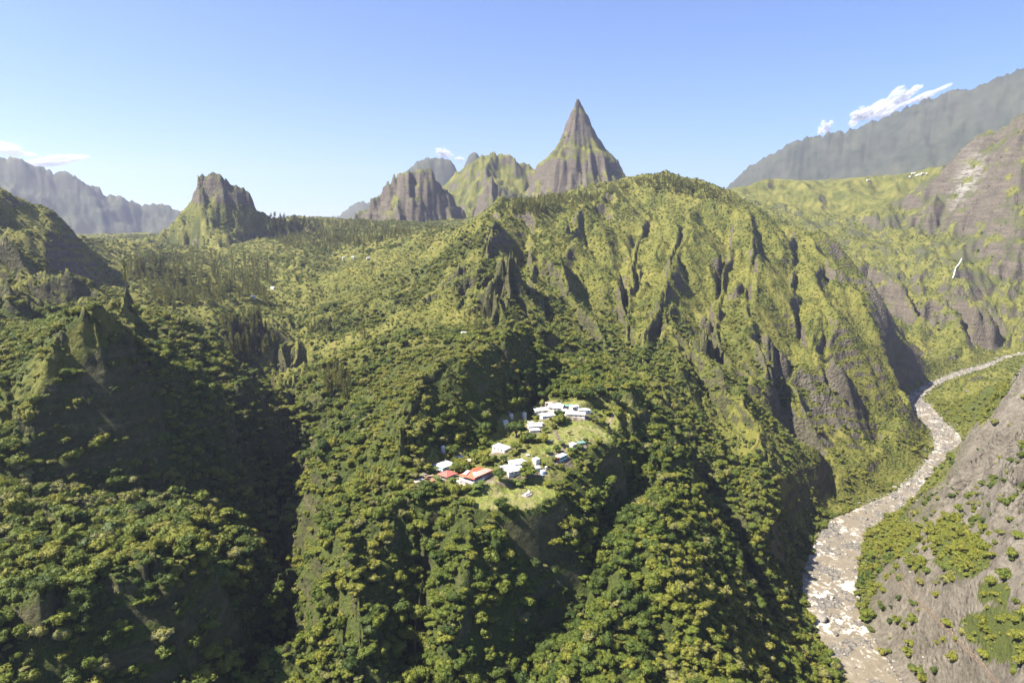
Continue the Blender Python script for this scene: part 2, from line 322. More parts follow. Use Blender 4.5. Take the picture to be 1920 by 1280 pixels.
# ------------------------------------------------------------------ land lookups
def h_at(x, y):
    x = np.atleast_1d(x).astype(float); y = np.atleast_1d(y).astype(float)
    a = np.arctan2(x, y); l = np.log(np.hypot(x, y))
    return polar(Z, a, l)
def polar(F, a, l):
    fx = np.clip((a-AZ[0])/(AZ[-1]-AZ[0])*(NA-1), 0, NA-1.001); fy = np.clip(np.interp(l, LR, np.arange(NR)), 0, NR-1.001)
    i = fx.astype(int); j = fy.astype(int); fx = fx-i; fy = fy-j
    return (F[j, i]*(1-fx)+F[j, i+1]*fx)*(1-fy)+(F[j+1, i]*(1-fx)+F[j+1, i+1]*fx)*fy
def at(u, v, rmin=230):
    """where the line of sight through a photograph pixel meets the land"""
    a, t = azt(u, v); k = np.clip(int(round((a-AZ[0])/(AZ[-1]-AZ[0])*(NA-1))), 0, NA-1)
    zz = Z[:, k]; m = np.nonzero((zz >= RR*t) & (RR > rmin))[0]
    j = m[0] if len(m) else NR-1
    r = RR[j]; return r*math.sin(a), r*math.cos(a), float(zz[j])

# ------------------------------------------------------------------ flatten yards and lawns of the hamlet
def flat_patch(u, v, ru, rl, k=1.0, off=0):
    global Z
    x0, y0, z0 = at(u, v); d = np.sqrt(((X-x0)/ru)**2+((Y-y0)/rl)**2)
    Z = Z*(1-sstep(1.25, .8, d)*k)+(z0+off)*sstep(1.25, .8, d)*k

# ------------------------------------------------------------------ node helpers
def mat(name):
    m = bpy.data.materials.new(name); m.use_nodes = True; n = m.node_tree.nodes; n.clear()
    o = n.new('ShaderNodeOutputMaterial'); b = n.new('ShaderNodeBsdfPrincipled')
    m.node_tree.links.new(b.outputs[0], o.inputs[0]); b.inputs['Roughness'].default_value = .85
    b.inputs['Specular IOR Level'].default_value = .2
    return m, n, m.node_tree.links, b
def N(n, t, **k):
    o = n.new(t)
    for a, b in k.items():
        if a in o.inputs: o.inputs[a].default_value = b
        else: setattr(o, a, b)
    return o
def noise(n, l, scale, detail=5, vec=None, rough=.55, dist=0.0):
    o = n.new('ShaderNodeTexNoise'); o.inputs['Scale'].default_value = scale; o.inputs['Detail'].default_value = detail
    o.inputs['Roughness'].default_value = rough; o.inputs['Distortion'].default_value = dist
    if vec is not None: l.new(vec, o.inputs['Vector'])
    return o.outputs['Fac']
def ramp(n, l, fac, stops):
    o = n.new('ShaderNodeValToRGB'); e = o.color_ramp.elements
    while len(e) < len(stops): e.new(.5)
    for k, (p, c) in enumerate(stops):
        e[k].position = p; e[k].color = tuple(c)+(1,) if len(c) == 3 else c
    l.new(fac, o.inputs[0]); return o.outputs[0]
def mix(n, l, fac, a, b, mode='MIX'):
    o = n.new('ShaderNodeMix'); o.data_type = 'RGBA'; o.blend_type = mode
    for s, v in ((0, fac), (6, a), (7, b)):
        if hasattr(v, 'is_output'): l.new(v, o.inputs[s])
        else: o.inputs[s].default_value = v if s == 0 else (tuple(v)+(1,) if len(v) == 3 else v)
    return o.outputs[2]
def mth(n, l, op, a, b=0.0, clamp=False):
    o = n.new('ShaderNodeMath'); o.operation = op; o.use_clamp = clamp
    for s, v in ((0, a), (1, b)):
        if hasattr(v, 'is_output'): l.new(v, o.inputs[s])
        else: o.inputs[s].default_value = v
    return o.outputs[0]
def attr(n, name, typ='GEOMETRY', out='Color'):
    o = n.new('ShaderNodeAttribute'); o.attribute_name = name; o.attribute_type = typ; return o.outputs[out]
def bump(n, l, b, h, strength=.5, dist=1.0):
    o = n.new('ShaderNodeBump'); o.inputs['Strength'].default_value = strength; o.inputs['Distance'].default_value = dist
    l.new(h, o.inputs['Height']); l.new(o.outputs[0], b.inputs['Normal'])

# ------------------------------------------------------------------ masks over the land
def blob(u, v, r, du, dr, p=2):
    """0..1 patch centred at a photograph pixel at a range; du in pixels, dr in metres"""
    a, _ = azt(u, v); da = du/FPX
    return np.exp(-(((A2-a)/da)**2+((R2-r)/dr)**2)**(p/2))

def pix(p):
    x, y, z = p[:, 0], p[:, 1], p[:, 2]; d = y*CP-z*SP; up = y*SP+z*CP
    d = np.where(d < 1, 1, d)
    return 960+FPX*x/d, 640-FPX*up/d
for fu, fv, fa, fb in ((935,930,30,17), (1000,922,18,10), (893,893,17,17), (836,884,14,14), (1085,812,30,22)): flat_patch(fu, fv, fa, fb, .8)
gx, gy = grads(Z); SL = np.hypot(gx, gy)
# ------------------------------------------------------------------ what grows where
n1 = fbm(X, Y, 60, 5, 201, .6); n2 = fbm(X, Y, 240, 4, 231); n3 = fbm(X, Y, 12, 3, 261)
rock_bias = np.zeros_like(Z)
barren = np.clip(blob(1830, 1100, 500, 260, 230, 4)*sstep(.495, .53, A2)+sstep(.56, .64, A2)*sstep(1250, 900, R2)*sstep(380, 420, R2), 0, 1)
canyon = np.clip(.9*blob(1560, 750, 915, 110, 60)+.75*blob(1740, 640, 1500, 230, 380, 3)*sstep(-.25, .3, n1)+.4*blob(1470, 970, 590, 60, 30), 0, 1)
rightcliff = np.clip(blob(1860, 330, 2450, 110, 300, 3)+.6*blob(1500, 400, 2500, 160, 200)+.75*blob(1720,450,2250,200,300), 0, 1)
rock = sstep(1.35, 2.1, SL+.35*n1+.15*n2+1.1*canyon+1.1*rightcliff+.45*RV2*(.4+n1)+.40*MID*(sstep(.15, .55, n2*.7+n1*.8)-.75)-1.0*sstep(900, 600, R2)*(1-sstep(.3, .42, A2)*.5))
rock = np.maximum(rock, ROCKY*sstep(.45, .95, SL+.6*n1+ROCKY*.3))
rock *= np.where((R2 > 2150) & (R2 < 4300), .25+.75*sstep(-.42, .02, n1*1.3+.35*(SL-1.5)), 1)
rock *= 1-BUTTE*sstep(75, 45, Z+12*n1); rock = np.maximum(rock, BUTTE*sstep(60, 85, Z+14*n1)*sstep(.5, .9, SL)*.9)
rock = np.maximum(rock, barren*sstep(-.10, .16, +.30-n1*.8-n2*.3+.22*SL-.05))
rock = np.clip(np.maximum(rock, bed*1.0), 0, 1)
PU, PV = pix(np.stack([X.ravel(), Y.ravel(), Z.ravel()], 1)); PU = PU.reshape(X.shape); PV = PV.reshape(X.shape)
WU = PU+fbm(X, Y, 20, 3, 909)*22; WV = PV+fbm(Y, X, 20, 3, 919)*16
def poly(pts, r0, r1, soft=None):
    """mask of the land inside an outline surveyed in the photograph, between two ranges"""
    m = np.zeros(Z.shape, bool); n = len(pts)
    u, v = WU, WV
    for i in range(n):
        (x1, y1), (x2, y2) = pts[i], pts[(i+1) % n]
        if y1 == y2: continue
        c = ((y1 > v) != (y2 > v)) & (u < (x2-x1)*(v-y1)/(y2-y1)+x1); m ^= c
    return (m & (R2 > r0) & (R2 < r1)).astype(float)
garden = poly([(775,908),(800,862),(830,838),(905,830),(935,790),(1010,750),(1100,745),(1180,738),(1198,765),(1165,800),(1100,850),(1055,900),(1030,935),(940,957),(880,955),(860,920)], 345, 570)
thick = np.zeros_like(Z)
for pp in ([(1600,1050),(1610,1000),(1650,960),(1690,960),(1715,990),(1720,1030),(1660,1050)], [(1735,985),(1780,965),(1840,1000),(1860,1060),(1800,1085),(1760,1060)], [(1800,1160),(1850,1140),(1940,1140),(1940,1245),(1840,1240)], [(1745,750),(1830,735),(1900,700),(1880,740),(1850,790),(1780,800)],
           [(1840,1090),(1890,1100),(1885,1140),(1840,1130)], [(1700,1040),(1730,1050),(1720,1080)]):
    thick = np.maximum(thick, poly(pp, 380, 1300))
rock = rock*(1-.95*thick)*(1-.9*garden*sstep(1.6, 1.0, SL))
# lawns and yards of the hamlet: (column, row, half width px, half depth m)
lawn = np.zeros_like(Z)
for u, v, du, dr in ((945,934,66,19),(1003,924,44,11),(895,938,20,8),(1095,808,60,22),(1060,822,40,14),(1140,795,30,14),(1185,748,10,30),(1010,815,22,5),(1090,760,50,8),(1040,845,30,10),(985,852,14,7)):
    x0, y0, z0 = at(u, v); r0 = math.hypot(x0, y0)
    lawn = np.maximum(lawn, blob(u, v, r0, du, dr, 4))
lawn = sstep(.35, .6, lawn+.25*n3)*sstep(1.1, .7, SL)
# forest cover: full in the foreground, then hollows and sheltered ground only
hol = blurz(Z, 14)-Z
forest = np.clip(.50+.5*n2+.55*n1+.05*hol-.22*sstep(560, 680, R2)*sstep(1500, 1200, R2), 0, 1)
forest = (1-.6*barren*(1-thick))*sstep(.30, .60, forest+.55*sstep(760, 540, R2)+.15*sstep(1200, 900, R2)-.30*sstep(-.15, .1, A2)*sstep(750, 1150, R2)-.15*sstep(900, 1400, R2))
thick = sstep(.25, .75, blurz(thick, 6)+.55*n3+.25*n1)
forest = np.maximum(forest*(1-.80*garden), thick)
grassy = poly([(0,750),(60,672),(172,590),(205,640),(150,690),(80,740),(0,830)], 380, 560)+poly([(150,575),(235,548),(262,600),(215,640),(175,590)], 440, 640)
forest = np.maximum(forest*(1-.85*grassy), 0); rock = rock*(1-.8*grassy)
forest *= 1-lawn
lawn = np.maximum(lawn, .38*garden)
forest *= 1-sstep(.35, .8, rock)*np.where(R2 < 900, .55, 1)
meadow = sstep(-.1, .5, n1+n2*.6)
# ------------------------------------------------------------------ the land as one sheet
def vattr(me, name, arr):
    a = me.attributes.new(name, 'FLOAT', 'POINT'); a.data.foreach_set('value', np.ascontiguousarray(arr).ravel().astype(np.float32))
def grid_mesh(name, X, Y, Z):
    nr, na = X.shape; me = bpy.data.meshes.new(name)
    V = np.stack([X.ravel(), Y.ravel(), Z.ravel()], 1).astype(np.float32)
    ii, jj = np.meshgrid(np.arange(na-1), np.arange(nr-1)); q = (jj*na+ii).ravel()
    F = np.stack([q, q+1, q+na+1, q+na], 1).astype(np.int32)
    me.vertices.add(len(V)); me.vertices.foreach_set('co', V.ravel())
    me.loops.add(F.size); me.loops.foreach_set('vertex_index', F.ravel())
    me.polygons.add(len(F)); me.polygons.foreach_set('loop_start', np.arange(len(F), dtype=np.int32)*4)
    me.polygons.foreach_set('use_smooth', np.ones(len(F), bool))
    me.update(calc_edges=True); return me
me = grid_mesh('terrain', X, Y, Z)
for nm, a in (('rock', rock), ('lawn', lawn), ('bed', bed), ('far', sstep(3600, 4300, R2)), ('thick', thick), ('mossy', 1.0*sstep(1100, 700, R2)), ('forest', forest), ('barren', np.clip(barren+canyon*.6, 0, 1)), ('pale', blob(1818, 320, 2550, 20, 75, 3))): vattr(me, nm, a)
terrain = bpy.data.objects.new('terrain', me); COL.objects.link(terrain); terrain['kind'] = 'structure'

m, n, l, b = mat('land')
geo = N(n, 'ShaderNodeNewGeometry'); pos = geo.outputs['Position']
sep = N(n, 'ShaderNodeSeparateXYZ'); l.new(geo.outputs['Normal'], sep.inputs[0]); nz = sep.outputs['Z']
A = lambda k: attr(n, k, out='Fac')
g1 = noise(n, l, .018, 6, pos, .6); g2 = noise(n, l, .16, 5, pos, .65); g3 = noise(n, l, .9, 4, pos, .6)
gsum = mth(n, l, 'ADD', mth(n, l, 'MULTIPLY', g1, .55), mth(n, l, 'MULTIPLY', g2, .45))
grass = ramp(n, l, gsum, [(.30, (.044, .053, .012)), (.43, (.088, .096, .018)), (.55, (.142, .138, .030)), (.68, (.195, .170, .052))])
vor = N(n, 'ShaderNodeTexVoronoi', Scale=.22); l.new(pos, vor.inputs['Vector'])
shr = mth(n, l, 'MULTIPLY', ramp(n, l, vor.outputs['Distance'], [(.2, (1, 1, 1)), (.5, (0, 0, 0))]), ramp(n, l, g1, [(.38, (1, 1, 1)), (.62, (.1, .1, .1))]))
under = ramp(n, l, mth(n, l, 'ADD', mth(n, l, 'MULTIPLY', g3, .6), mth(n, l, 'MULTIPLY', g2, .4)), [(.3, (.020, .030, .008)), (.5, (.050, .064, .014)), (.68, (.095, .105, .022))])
veg = mix(n, l, mth(n, l, 'MULTIPLY', shr, .75), grass, (.030, .044, .012))
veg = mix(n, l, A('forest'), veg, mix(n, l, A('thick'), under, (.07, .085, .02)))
# rock: banded basalt with pale dust
rp = N(n, 'ShaderNodeMapping'); rp.inputs['Scale'].default_value = (.02, .02, .16); l.new(pos, rp.inputs['Vector'])
r1 = noise(n, l, 1.0, 7, rp.outputs[0], .7, .6); r2 = noise(n, l, .25, 6, pos, .7)
rs = mth(n, l, 'ADD', mth(n, l, 'MULTIPLY', r1, .55), mth(n, l, 'MULTIPLY', r2, .45))
rockc = ramp(n, l, rs, [(.30, (.030, .027, .023)), (.45, (.075, .064, .050)), (.56, (.120, .100, .076)), (.70, (.175, .148, .115))])
rb = mth(n, l, 'ADD', mth(n, l, 'MULTIPLY', noise(n, l, .05, 7, pos, .68, .8), .6), mth(n, l, 'MULTIPLY', r2, .4))
barc = ramp(n, l, rb, [(.30, (.050, .043, .035)), (.44, (.108, .094, .076)), (.56, (.165, .146, .120)), (.70, (.255, .230, .192))])
rockc = mix(n, l, A('mossy'), rockc, ramp(n, l, rs, [(.35, (.026, .030, .012)), (.5, (.060, .062, .024)), (.66, (.125, .108, .060))]))
rockc = mix(n, l, A('barren'), rockc, barc)
rockc = mix(n, l, mth(n, l, 'MULTIPLY', A('pale'), ramp(n, l, r1, [(.42, (0, 0, 0)), (.56, (1, 1, 1))])), rockc, (.27, .255, .23))
# moss and tufts catch on the flatter parts of the rock
tuft = mth(n, l, 'MULTIPLY', ramp(n, l, mth(n, l, 'ADD', nz, mth(n, l, 'MULTIPLY', g2, .6)), [(.86, (0, 0, 0)), (1.02, (1, 1, 1))]), mth(n, l, 'SUBTRACT', .75, A('barren'), True))
rockc = mix(n, l, tuft, rockc, (.060, .070, .022))
rf = mth(n, l, 'ADD', A('rock'), mth(n, l, 'MULTIPLY', mth(n, l, 'SUBTRACT', g2, .5), 1.0))
rm = ramp(n, l, rf, [(.40, (0, 0, 0)), (.60, (1, 1, 1))])
c = mix(n, l, rm, veg, rockc)
lawnc = ramp(n, l, g3, [(.3, (.105, .135, .026)), (.5, (.165, .185, .040)), (.7, (.235, .225, .075))])
lawnc = mix(n, l, mth(n, l, 'MULTIPLY', ramp(n, l, noise(n, l, .08, 4, pos), [(.45, (0, 0, 0)), (.6, (1, 1, 1))]), .6), lawnc, (.25, .215, .105))
c = mix(n, l, A('lawn'), c, lawnc)
yd = ramp(n, l, mth(n, l, 'ADD', A('yard'), mth(n, l, 'MULTIPLY', mth(n, l, 'SUBTRACT', g3, .5), 1.2)), [(.45, (0, 0, 0)), (.65, (1, 1, 1))])
c = mix(n, l, yd, c, ramp(n, l, g2, [(.3, (.12, .09, .06)), (.6, (.24, .20, .15))]))
cob = N(n, 'ShaderNodeTexVoronoi', Scale=.45); l.new(pos, cob.inputs['Vector'])
bedc = ramp(n, l, cob.outputs['Distance'], [(.0, (.30, .28, .26)), (.45, (.17, .155, .14)), (.8, (.05, .045, .04))])
c = mix(n, l, A('bed'), c, mix(n, l, .5, bedc, ramp(n, l, r2, [(.3, (.10, .09, .08)), (.7, (.26, .24, .21))])))
c = mix(n, l, mth(n, l, 'MULTIPLY', A('far'), .8), c, ramp(n, l, mth(n, l, 'ADD', mth(n, l, 'MULTIPLY', g1, .4), mth(n, l, 'MULTIPLY', noise(n, l, .0035, 6, pos, .6), .6)), [(.35, (.022, .032, .026)), (.6, (.062, .066, .048))]))
l.new(c, b.inputs[0])
hh = mth(n, l, 'ADD', mth(n, l, 'MULTIPLY', r2, 2.2), mth(n, l, 'ADD', mth(n, l, 'MULTIPLY', g3, .5), mth(n, l, 'MULTIPLY', shr, 1.2)))
bump(n, l, b, hh, .75, 2.2)
me.materials.append(m)

# ------------------------------------------------------------------ air
def box_mesh(name, lo, hi):
    me = bpy.data.meshes.new(name); x = [(lo[0], hi[0])[i & 1] for i in range(8)]; y = [(lo[1], hi[1])[(i >> 1) & 1] for i in range(8)]; z = [(lo[2], hi[2])[(i >> 2) & 1] for i in range(8)]
    me.from_pydata(list(zip(x, y, z)), [], [(0,2,3,1),(4,5,7,6),(0,1,5,4),(2,6,7,3),(0,4,6,2),(1,3,7,5)]); return me
TOPZ = max(float(Z.max()), 60)+12
hz = bpy.data.objects.new('haze', box_mesh('haze', (-13500, -400, float(Z.min())-1.5), (13500, 14300, TOPZ))); COL.objects.link(hz); hz['kind'] = 'stuff'
hm = bpy.data.materials.new('air'); hm.use_nodes = True; hn = hm.node_tree.nodes; hn.clear()
ho = hn.new('ShaderNodeOutputMaterial'); pv = hn.new('ShaderNodeVolumePrincipled')
pv.inputs['Color'].default_value = (.70, .74, 1.0, 1); pv.inputs['Density'].default_value = 5.6e-5; pv.inputs['Anisotropy'].default_value = .3
hm.node_tree.links.new(pv.outputs[0], ho.inputs['Volume']); hz.data.materials.append(hm)
print('TOPZ', TOPZ, 'minz', Z.min())

# ------------------------------------------------------------------ foliage
def leaf_mat(name, stops, trans=.25):
    m, n, l, b = mat(name)
    t = attr(n, 'tint', 'INSTANCER', 'Fac'); oi = N(n, 'ShaderNodeObjectInfo')
    lr = attr(n, 'leaf', out='Fac'); tc = N(n, 'ShaderNodeTexCoord')
    big = noise(n, l, 1.6, 3, tc.outputs['Object'])
    f = mth(n, l, 'ADD', mth(n, l, 'ADD', t, mth(n, l, 'MULTIPLY', mth(n, l, 'SUBTRACT', lr, .5), .26)), mth(n, l, 'MULTIPLY', mth(n, l, 'SUBTRACT', big, .5), .35), True)
    c = ramp(n, l, f, stops); l.new(c, b.inputs[0]); b.inputs['Roughness'].default_value = .6; b.inputs['Specular IOR Level'].default_value = .3
    tr = N(n, 'ShaderNodeBsdfTranslucent'); l.new(mix(n, l, .6, c, (1.0, 1.0, .25), 'MULTIPLY'), tr.inputs[0])
    mx = N(n, 'ShaderNodeMixShader'); mx.inputs[0].default_value = trans; l.new(b.outputs[0], mx.inputs[1]); l.new(tr.outputs[0], mx.inputs[2])
    l.new(mx.outputs[0], [x for x in n if x.type == 'OUTPUT_MATERIAL'][0].inputs[0]); return m
LEAF = leaf_mat('broadleaf foliage', [(.0, (.036, .060, .011)), (.2, (.070, .102, .016)), (.42, (.118, .148, .020)), (.66, (.170, .182, .024)), (.88, (.215, .205, .030)), (1.0, (.165, .170, .100))], .36)
PINE = leaf_mat('casuarina foliage', [(0, (.10, .11, .036)), (.5, (.155, .158, .05)), (1, (.20, .19, .065))], .45)
BAN = leaf_mat('banana leaves', [(0, (.050, .085, .015)), (.5, (.095, .140, .022)), (1, (.16, .19, .04))], .35)
GREY = leaf_mat('grey foliage', [(0, (.07, .08, .05)), (.5, (.13, .14, .095)), (1, (.19, .20, .15))])
BARK, n, l, b = mat('bark'); l.new(ramp(n, l, noise(n, l, 3, 4), [(.3, (.05, .042, .034)), (.7, (.14, .12, .10))]), b.inputs[0])

def raw_mesh(name, V, F, mats, midx=None, leaf=None, smooth=None):
    me = bpy.data.meshes.new(name); me.from_pydata([tuple(v) for v in V], [], [tuple(f) for f in F])
    for m in mats: me.materials.append(m)
    if midx is not None: me.polygons.foreach_set('material_index', np.array(midx, dtype=np.int32))
    if leaf is not None: a = me.attributes.new('leaf', 'FLOAT', 'FACE'); a.data.foreach_set('value', np.array(leaf, dtype=np.float32))
    if smooth: me.polygons.foreach_set('use_smooth', np.ones(len(me.polygons), bool))
    me.update(); return me
def tube_geo(pts, rad, seg=6):
    V = []; F = []
    for k, (p, r) in enumerate(zip(pts, rad)):
        p = Vector(p); d = (Vector(pts[min(k+1, len(pts)-1)])-Vector(pts[max(k-1, 0)])).normalized()
        a = d.orthogonal().normalized() if abs(d.z) < .9 else Vector((1, 0, 0)).cross(d).normalized(); c = d.cross(a)
        for s in range(seg):
            t = 2*math.pi*s/seg; V.append(p+(a*math.cos(t)+c*math.sin(t))*r)
    for k in range(len(pts)-1):
        for s in range(seg):
            s2 = (s+1) % seg; F.append((k*seg+s, k*seg+s2, (k+1)*seg+s2, (k+1)*seg+s))
    F.append(tuple(range((len(pts)-1)*seg, len(pts)*seg))); return V, F
def crown_geo(g, lobes, nleaf, ls, flat=.72, base=0.0):
    """lobes: (centre, radius); leaf clumps scattered over and inside the lobes, plus lumpy cores"""
    V = []; F = []; L = []
    area = np.array([r*r for _, r in lobes]); pr = area/area.sum()
    for i in range(nleaf):
        k = g.choice(len(lobes), p=pr); c, r = lobes[k]
        d = g.normal(size=3); d /= np.linalg.norm(d)
        if d[2] < -.35: d[2] *= -.5; d /= np.linalg.norm(d)
        rr = r*(1-.30*g.random()**2)*(1+.13*math.sin(5*d[0]+k)+.12*math.sin(6*d[1]+2*k)+.1*g.normal())
        p = np.array(c)+d*rr*np.array([1, 1, flat])
        nn = d+g.normal(size=3)*.55; nn[2] += .25; nn /= np.linalg.norm(nn)
        a = np.cross(nn, g.normal(size=3)); a /= np.linalg.norm(a); e = np.cross(nn, a)
        s = ls*(.6+.8*g.random()); w = s*(.55+.35*g.random()); b0 = len(V)
        bend = nn*s*.25
        V += [p-a*s-bend, p-e*w, p+a*s-bend, p+e*w]; F.append((b0, b0+1, b0+2, b0+3)); L.append(g.random())
    import bmesh
    for c, r in lobes:
        bm = bmesh.new(); bmesh.ops.create_icosphere(bm, subdivisions=2, radius=r*.80)
        b0 = len(V)
        for v in bm.verts:
            q = np.array(v.co); q = q*(1+.14*math.sin(7*q[0]/r+c[0])*math.sin(6*q[1]/r+c[1])); V.append(np.array(c)+q*np.array([1, 1, flat]))
        F += [tuple(b0+v.index for v in f.verts) for f in bm.faces]; L += [.15+.3*g.random() for f in bm.faces]; bm.free()
    return V, F, L
def broadleaf(seed, R=1.0, n=520, squat=.72, nl=7):
    """unit crown radius 1, foliage centred at the origin height ~.55; returns crown and trunk meshes"""
    g = np.random.default_rng(seed); lobes = [((0, 0, .55), .62)]
    for k in range(nl):
        t = 2*math.pi*k/nl+g.normal()*.3; q = .34+.30*g.random()
        lobes.append(((q*math.cos(t), q*math.sin(t), .42+.42*g.random()), .30+.20*g.random()))
    V, F, L = crown_geo(g, lobes, n, .085, squat)
    cr = raw_mesh('crown', V, F, [LEAF], None, L)
    Vt, Ft = tube_geo([(0, 0, -.9), (.03, 0, -.2), (.02, .03, .25), (0, .02, .6)], [.075, .06, .05, .03])
    for k in range(4):
        t = 2*math.pi*k/4+g.random(); a, f = tube_geo([(.02, .02, -.05), (.25*math.cos(t), .25*math.sin(t), .28), (.45*math.cos(t), .45*math.sin(t), .5)], [.04, .028, .012], 5)
        b0 = len(Vt); Vt += a; Ft += [tuple(b0+i for i in q) for q in f]
    return cr, raw_mesh('trunk', Vt, Ft, [BARK], smooth=True)
def casuarina(seed, n=420):
    """tall feathery cone, height 1"""
    g = np.random.default_rng(seed); V = []; F = []; L = []
    for i in range(n):
        h = .14+.86*g.random()**.9; w = .21*(1-h)**.7*(1+.35*math.sin(h*23+seed))+.012
        t = g.random()*6.283; q = w*(.35+.65*g.random()**.5); p = np.array([q*math.cos(t), q*math.sin(t), h])
        o = np.array([math.cos(t), math.sin(t), .9]); o /= np.linalg.norm(o); a = np.cross(o, [0, 0, 1]); a = a/np.linalg.norm(a)
        s = .038*(.6+.8*g.random()); k = s*.38; o = o+g.normal(size=3)*.25; b0 = len(V)
        V += [p-a*k, p+o*s*.2-a*0+a*k, p+o*s*1.5, p+o*s*.3-a*k*1.5]; F.append((b0, b0+1, b0+2, b0+3)); L.append(g.random())
    Vc, Fc = tube_geo([(0, 0, .16), (0, 0, .35), (0, 0, .7), (0, 0, .95)], [.03, .045, .025, .006], 7); b0 = len(V)
    V += [np.array(v) for v in Vc]; F += [tuple(b0+i for i in q) for q in Fc]; L += [.2]*len(Fc)
    cr = raw_mesh('crown', V, F, [PINE], None, L)
    Vt, Ft = tube_geo([(0, 0, -.08), (0, 0, .1), (0, 0, .5), (0, 0, .96)], [.018, .014, .009, .003], 5)
    return cr, raw_mesh('trunk', Vt, Ft, [BARK], smooth=True)
def banana(seed):
    """clump of stems with long arching split leaves, height about 1"""
    g = np.random.default_rng(seed); V = []; F = []; L = []; Vs = []; Fs = []
    for s_ in range(5):
        bx, by = g.normal()*.22, g.normal()*.22; hs = .38+.25*g.random(); a, f = tube_geo([(bx, by, -.1), (bx*1.1, by*1.1, hs)], [.05, .03], 6)
        b0 = len(Vs); Vs += a; Fs += [tuple(b0+i for i in q) for q in f]
        for k in range(8):
            t = g.random()*6.283; Ln = .42+.2*g.random(); up = .5+.5*g.random(); side = np.array([-math.sin(t), math.cos(t), 0]); pr = None; lv = g.random()
            for j in range(6):
                q = j/5; p = np.array([bx*1.1+math.cos(t)*Ln*q*.8, by*1.1+math.sin(t)*Ln*q*.8, hs+Ln*up*(q-.95*q*q*1.15)]); w = .085*math.sin(math.pi*min(.15+q*.85, .98))+.01
                b1 = len(V); V += [p-side*w-np.array([0, 0, w*.4]), p, p+side*w-np.array([0, 0, w*.4])]
                if pr is not None: F += [(pr, pr+1, b1+1, b1), (pr+1, pr+2, b1+2, b1+1)]; L += [lv, lv*.8+.1]
                pr = b1
    return raw_mesh('leaves', V, F, [BAN], None, L), raw_mesh('stem', Vs, Fs, [BAN], smooth=True)
BROAD = [broadleaf(11), broadleaf(12, nl=5, squat=.9), broadleaf(13, nl=9, squat=.6), broadleaf(14, nl=6, squat=1.05), broadleaf(15, nl=8, squat=.75), broadleaf(16, nl=4, squat=.8), broadleaf(17, n=300, nl=6, squat=1.25), broadleaf(18, nl=11, squat=.5), broadleaf(19, n=380, nl=3, squat=1.1)]
SHRUB = [broadleaf(31, n=170, nl=3, squat=.85), broadleaf(32, n=170, nl=5, squat=.7), broadleaf(33, n=150, nl=4, squat=1.0)]
CAS = [casuarina(51), casuarina(52), casuarina(53)]
BANA = [banana(71), banana(72)]
def joined(name, parts):
    V = []; F = []; M = []; L = []; mats = []
    for me in parts:
        b0 = len(V); V += [tuple(v.co) for v in me.vertices]; F += [tuple(b0+i for i in p.vertices) for p in me.polygons]
        if me.materials[0] not in mats: mats.append(me.materials[0])
        M += [mats.index(me.materials[0])]*len(me.polygons)
        L += [d.value for d in me.attributes['leaf'].data] if 'leaf' in me.attributes else [.5]*len(me.polygons)
    return raw_mesh(name, V, F, mats, M, L)

# ------------------------------------------------------------------ scatter
def inside_v(pp, u, v):
    m = np.zeros(len(u), bool); n_ = len(pp)
    for i in range(n_):
        (x1, y1), (x2, y2) = pp[i], pp[(i+1) % n_]
        if y1 != y2: m ^= ((y1 > v) != (y2 > v)) & (u < (x2-x1)*(v-y1)/(y2-y1)+x1)
    return m
# line-of-sight ceiling: how low a point may lie and still be seen past nearer land
TE = Z/R2; HOR = np.maximum.accumulate(np.where(R2 > 235, TE, -9), axis=0)
def scatter(r0, r1, dens, mask, g, azlim=.72):
    area = .5*2*azlim*(r1*r1-r0*r0); nn = int(area*dens)
    a = (g.random(nn)*2-1)*azlim; r = np.sqrt(r0*r0+(r1*r1-r0*r0)*g.random(nn)); l = np.log(r)
    keep = g.random(nn) < polar(mask, a, l); a, r, l = a[keep], r[keep], l[keep]
    z = polar(Z, a, l); t = (z+7)/r; keep = t > polar(HOR, a, l)-.012
    a, r, z = a[keep], r[keep], z[keep]
    return np.stack([r*np.sin(a), r*np.cos(a), z], 1)
gxb, gyb = grads(blurz(Z, 10)); SLb = np.hypot(gxb, gyb)
steep = sstep(np.where(R2 < 800, 4.5, 2.6), np.where(R2 < 800, 2.4, 1.6), SLb)
steep = np.maximum(steep, thick)
fm = forest*steep*(1-bed)
g = np.random.default_rng(5)
pts = []
for r0, r1, dn, s0, s1 in ((235, 420, .070, 1.8, 5.4), (420, 700, .062, 1.8, 5.2), (700, 1100, .040, 1.8, 4.5), (1100, 1700, .022, 2.4, 4.4), (1700, 2500, .010, 3.0, 5.0)):
    p = scatter(r0, r1, dn, fm, g); s = s0+(s1-s0)*g.random(len(p))**1.7; pts.append(np.c_[p, s, np.zeros(len(p))])
for r0, r1, dn, s0, s1 in ((235, 700, .085, .8, 2.3), (700, 1200, .110, .8, 2.5), (1200, 1800, .060, 1.0, 2.8), (1800, 2600, .022, 1.4, 3.2)):
    p = scatter(r0, r1, dn, np.clip((1-lawn)*steep*(1-bed)*(1-.93*sstep(.3, .7, rock)*np.where(R2 < 1300, 1, .9))*np.clip(.34+meadow*.15+forest*.5+.35*(n3+.5*n1 > .05), 0, 1), 0, 1), g)
    s = s0+(s1-s0)*g.random(len(p))**1.5; pts.append(np.c_[p, s, np.ones(len(p))])
T = np.vstack(pts)
a_, l_ = np.arctan2(T[:, 0], T[:, 1]), np.log(np.hypot(T[:, 0], T[:, 1]))
tn = fbm(T[:, 0], T[:, 1], 45, 4, 301, .6); tn2 = fbm(T[:, 0], T[:, 1], 9, 2, 321)
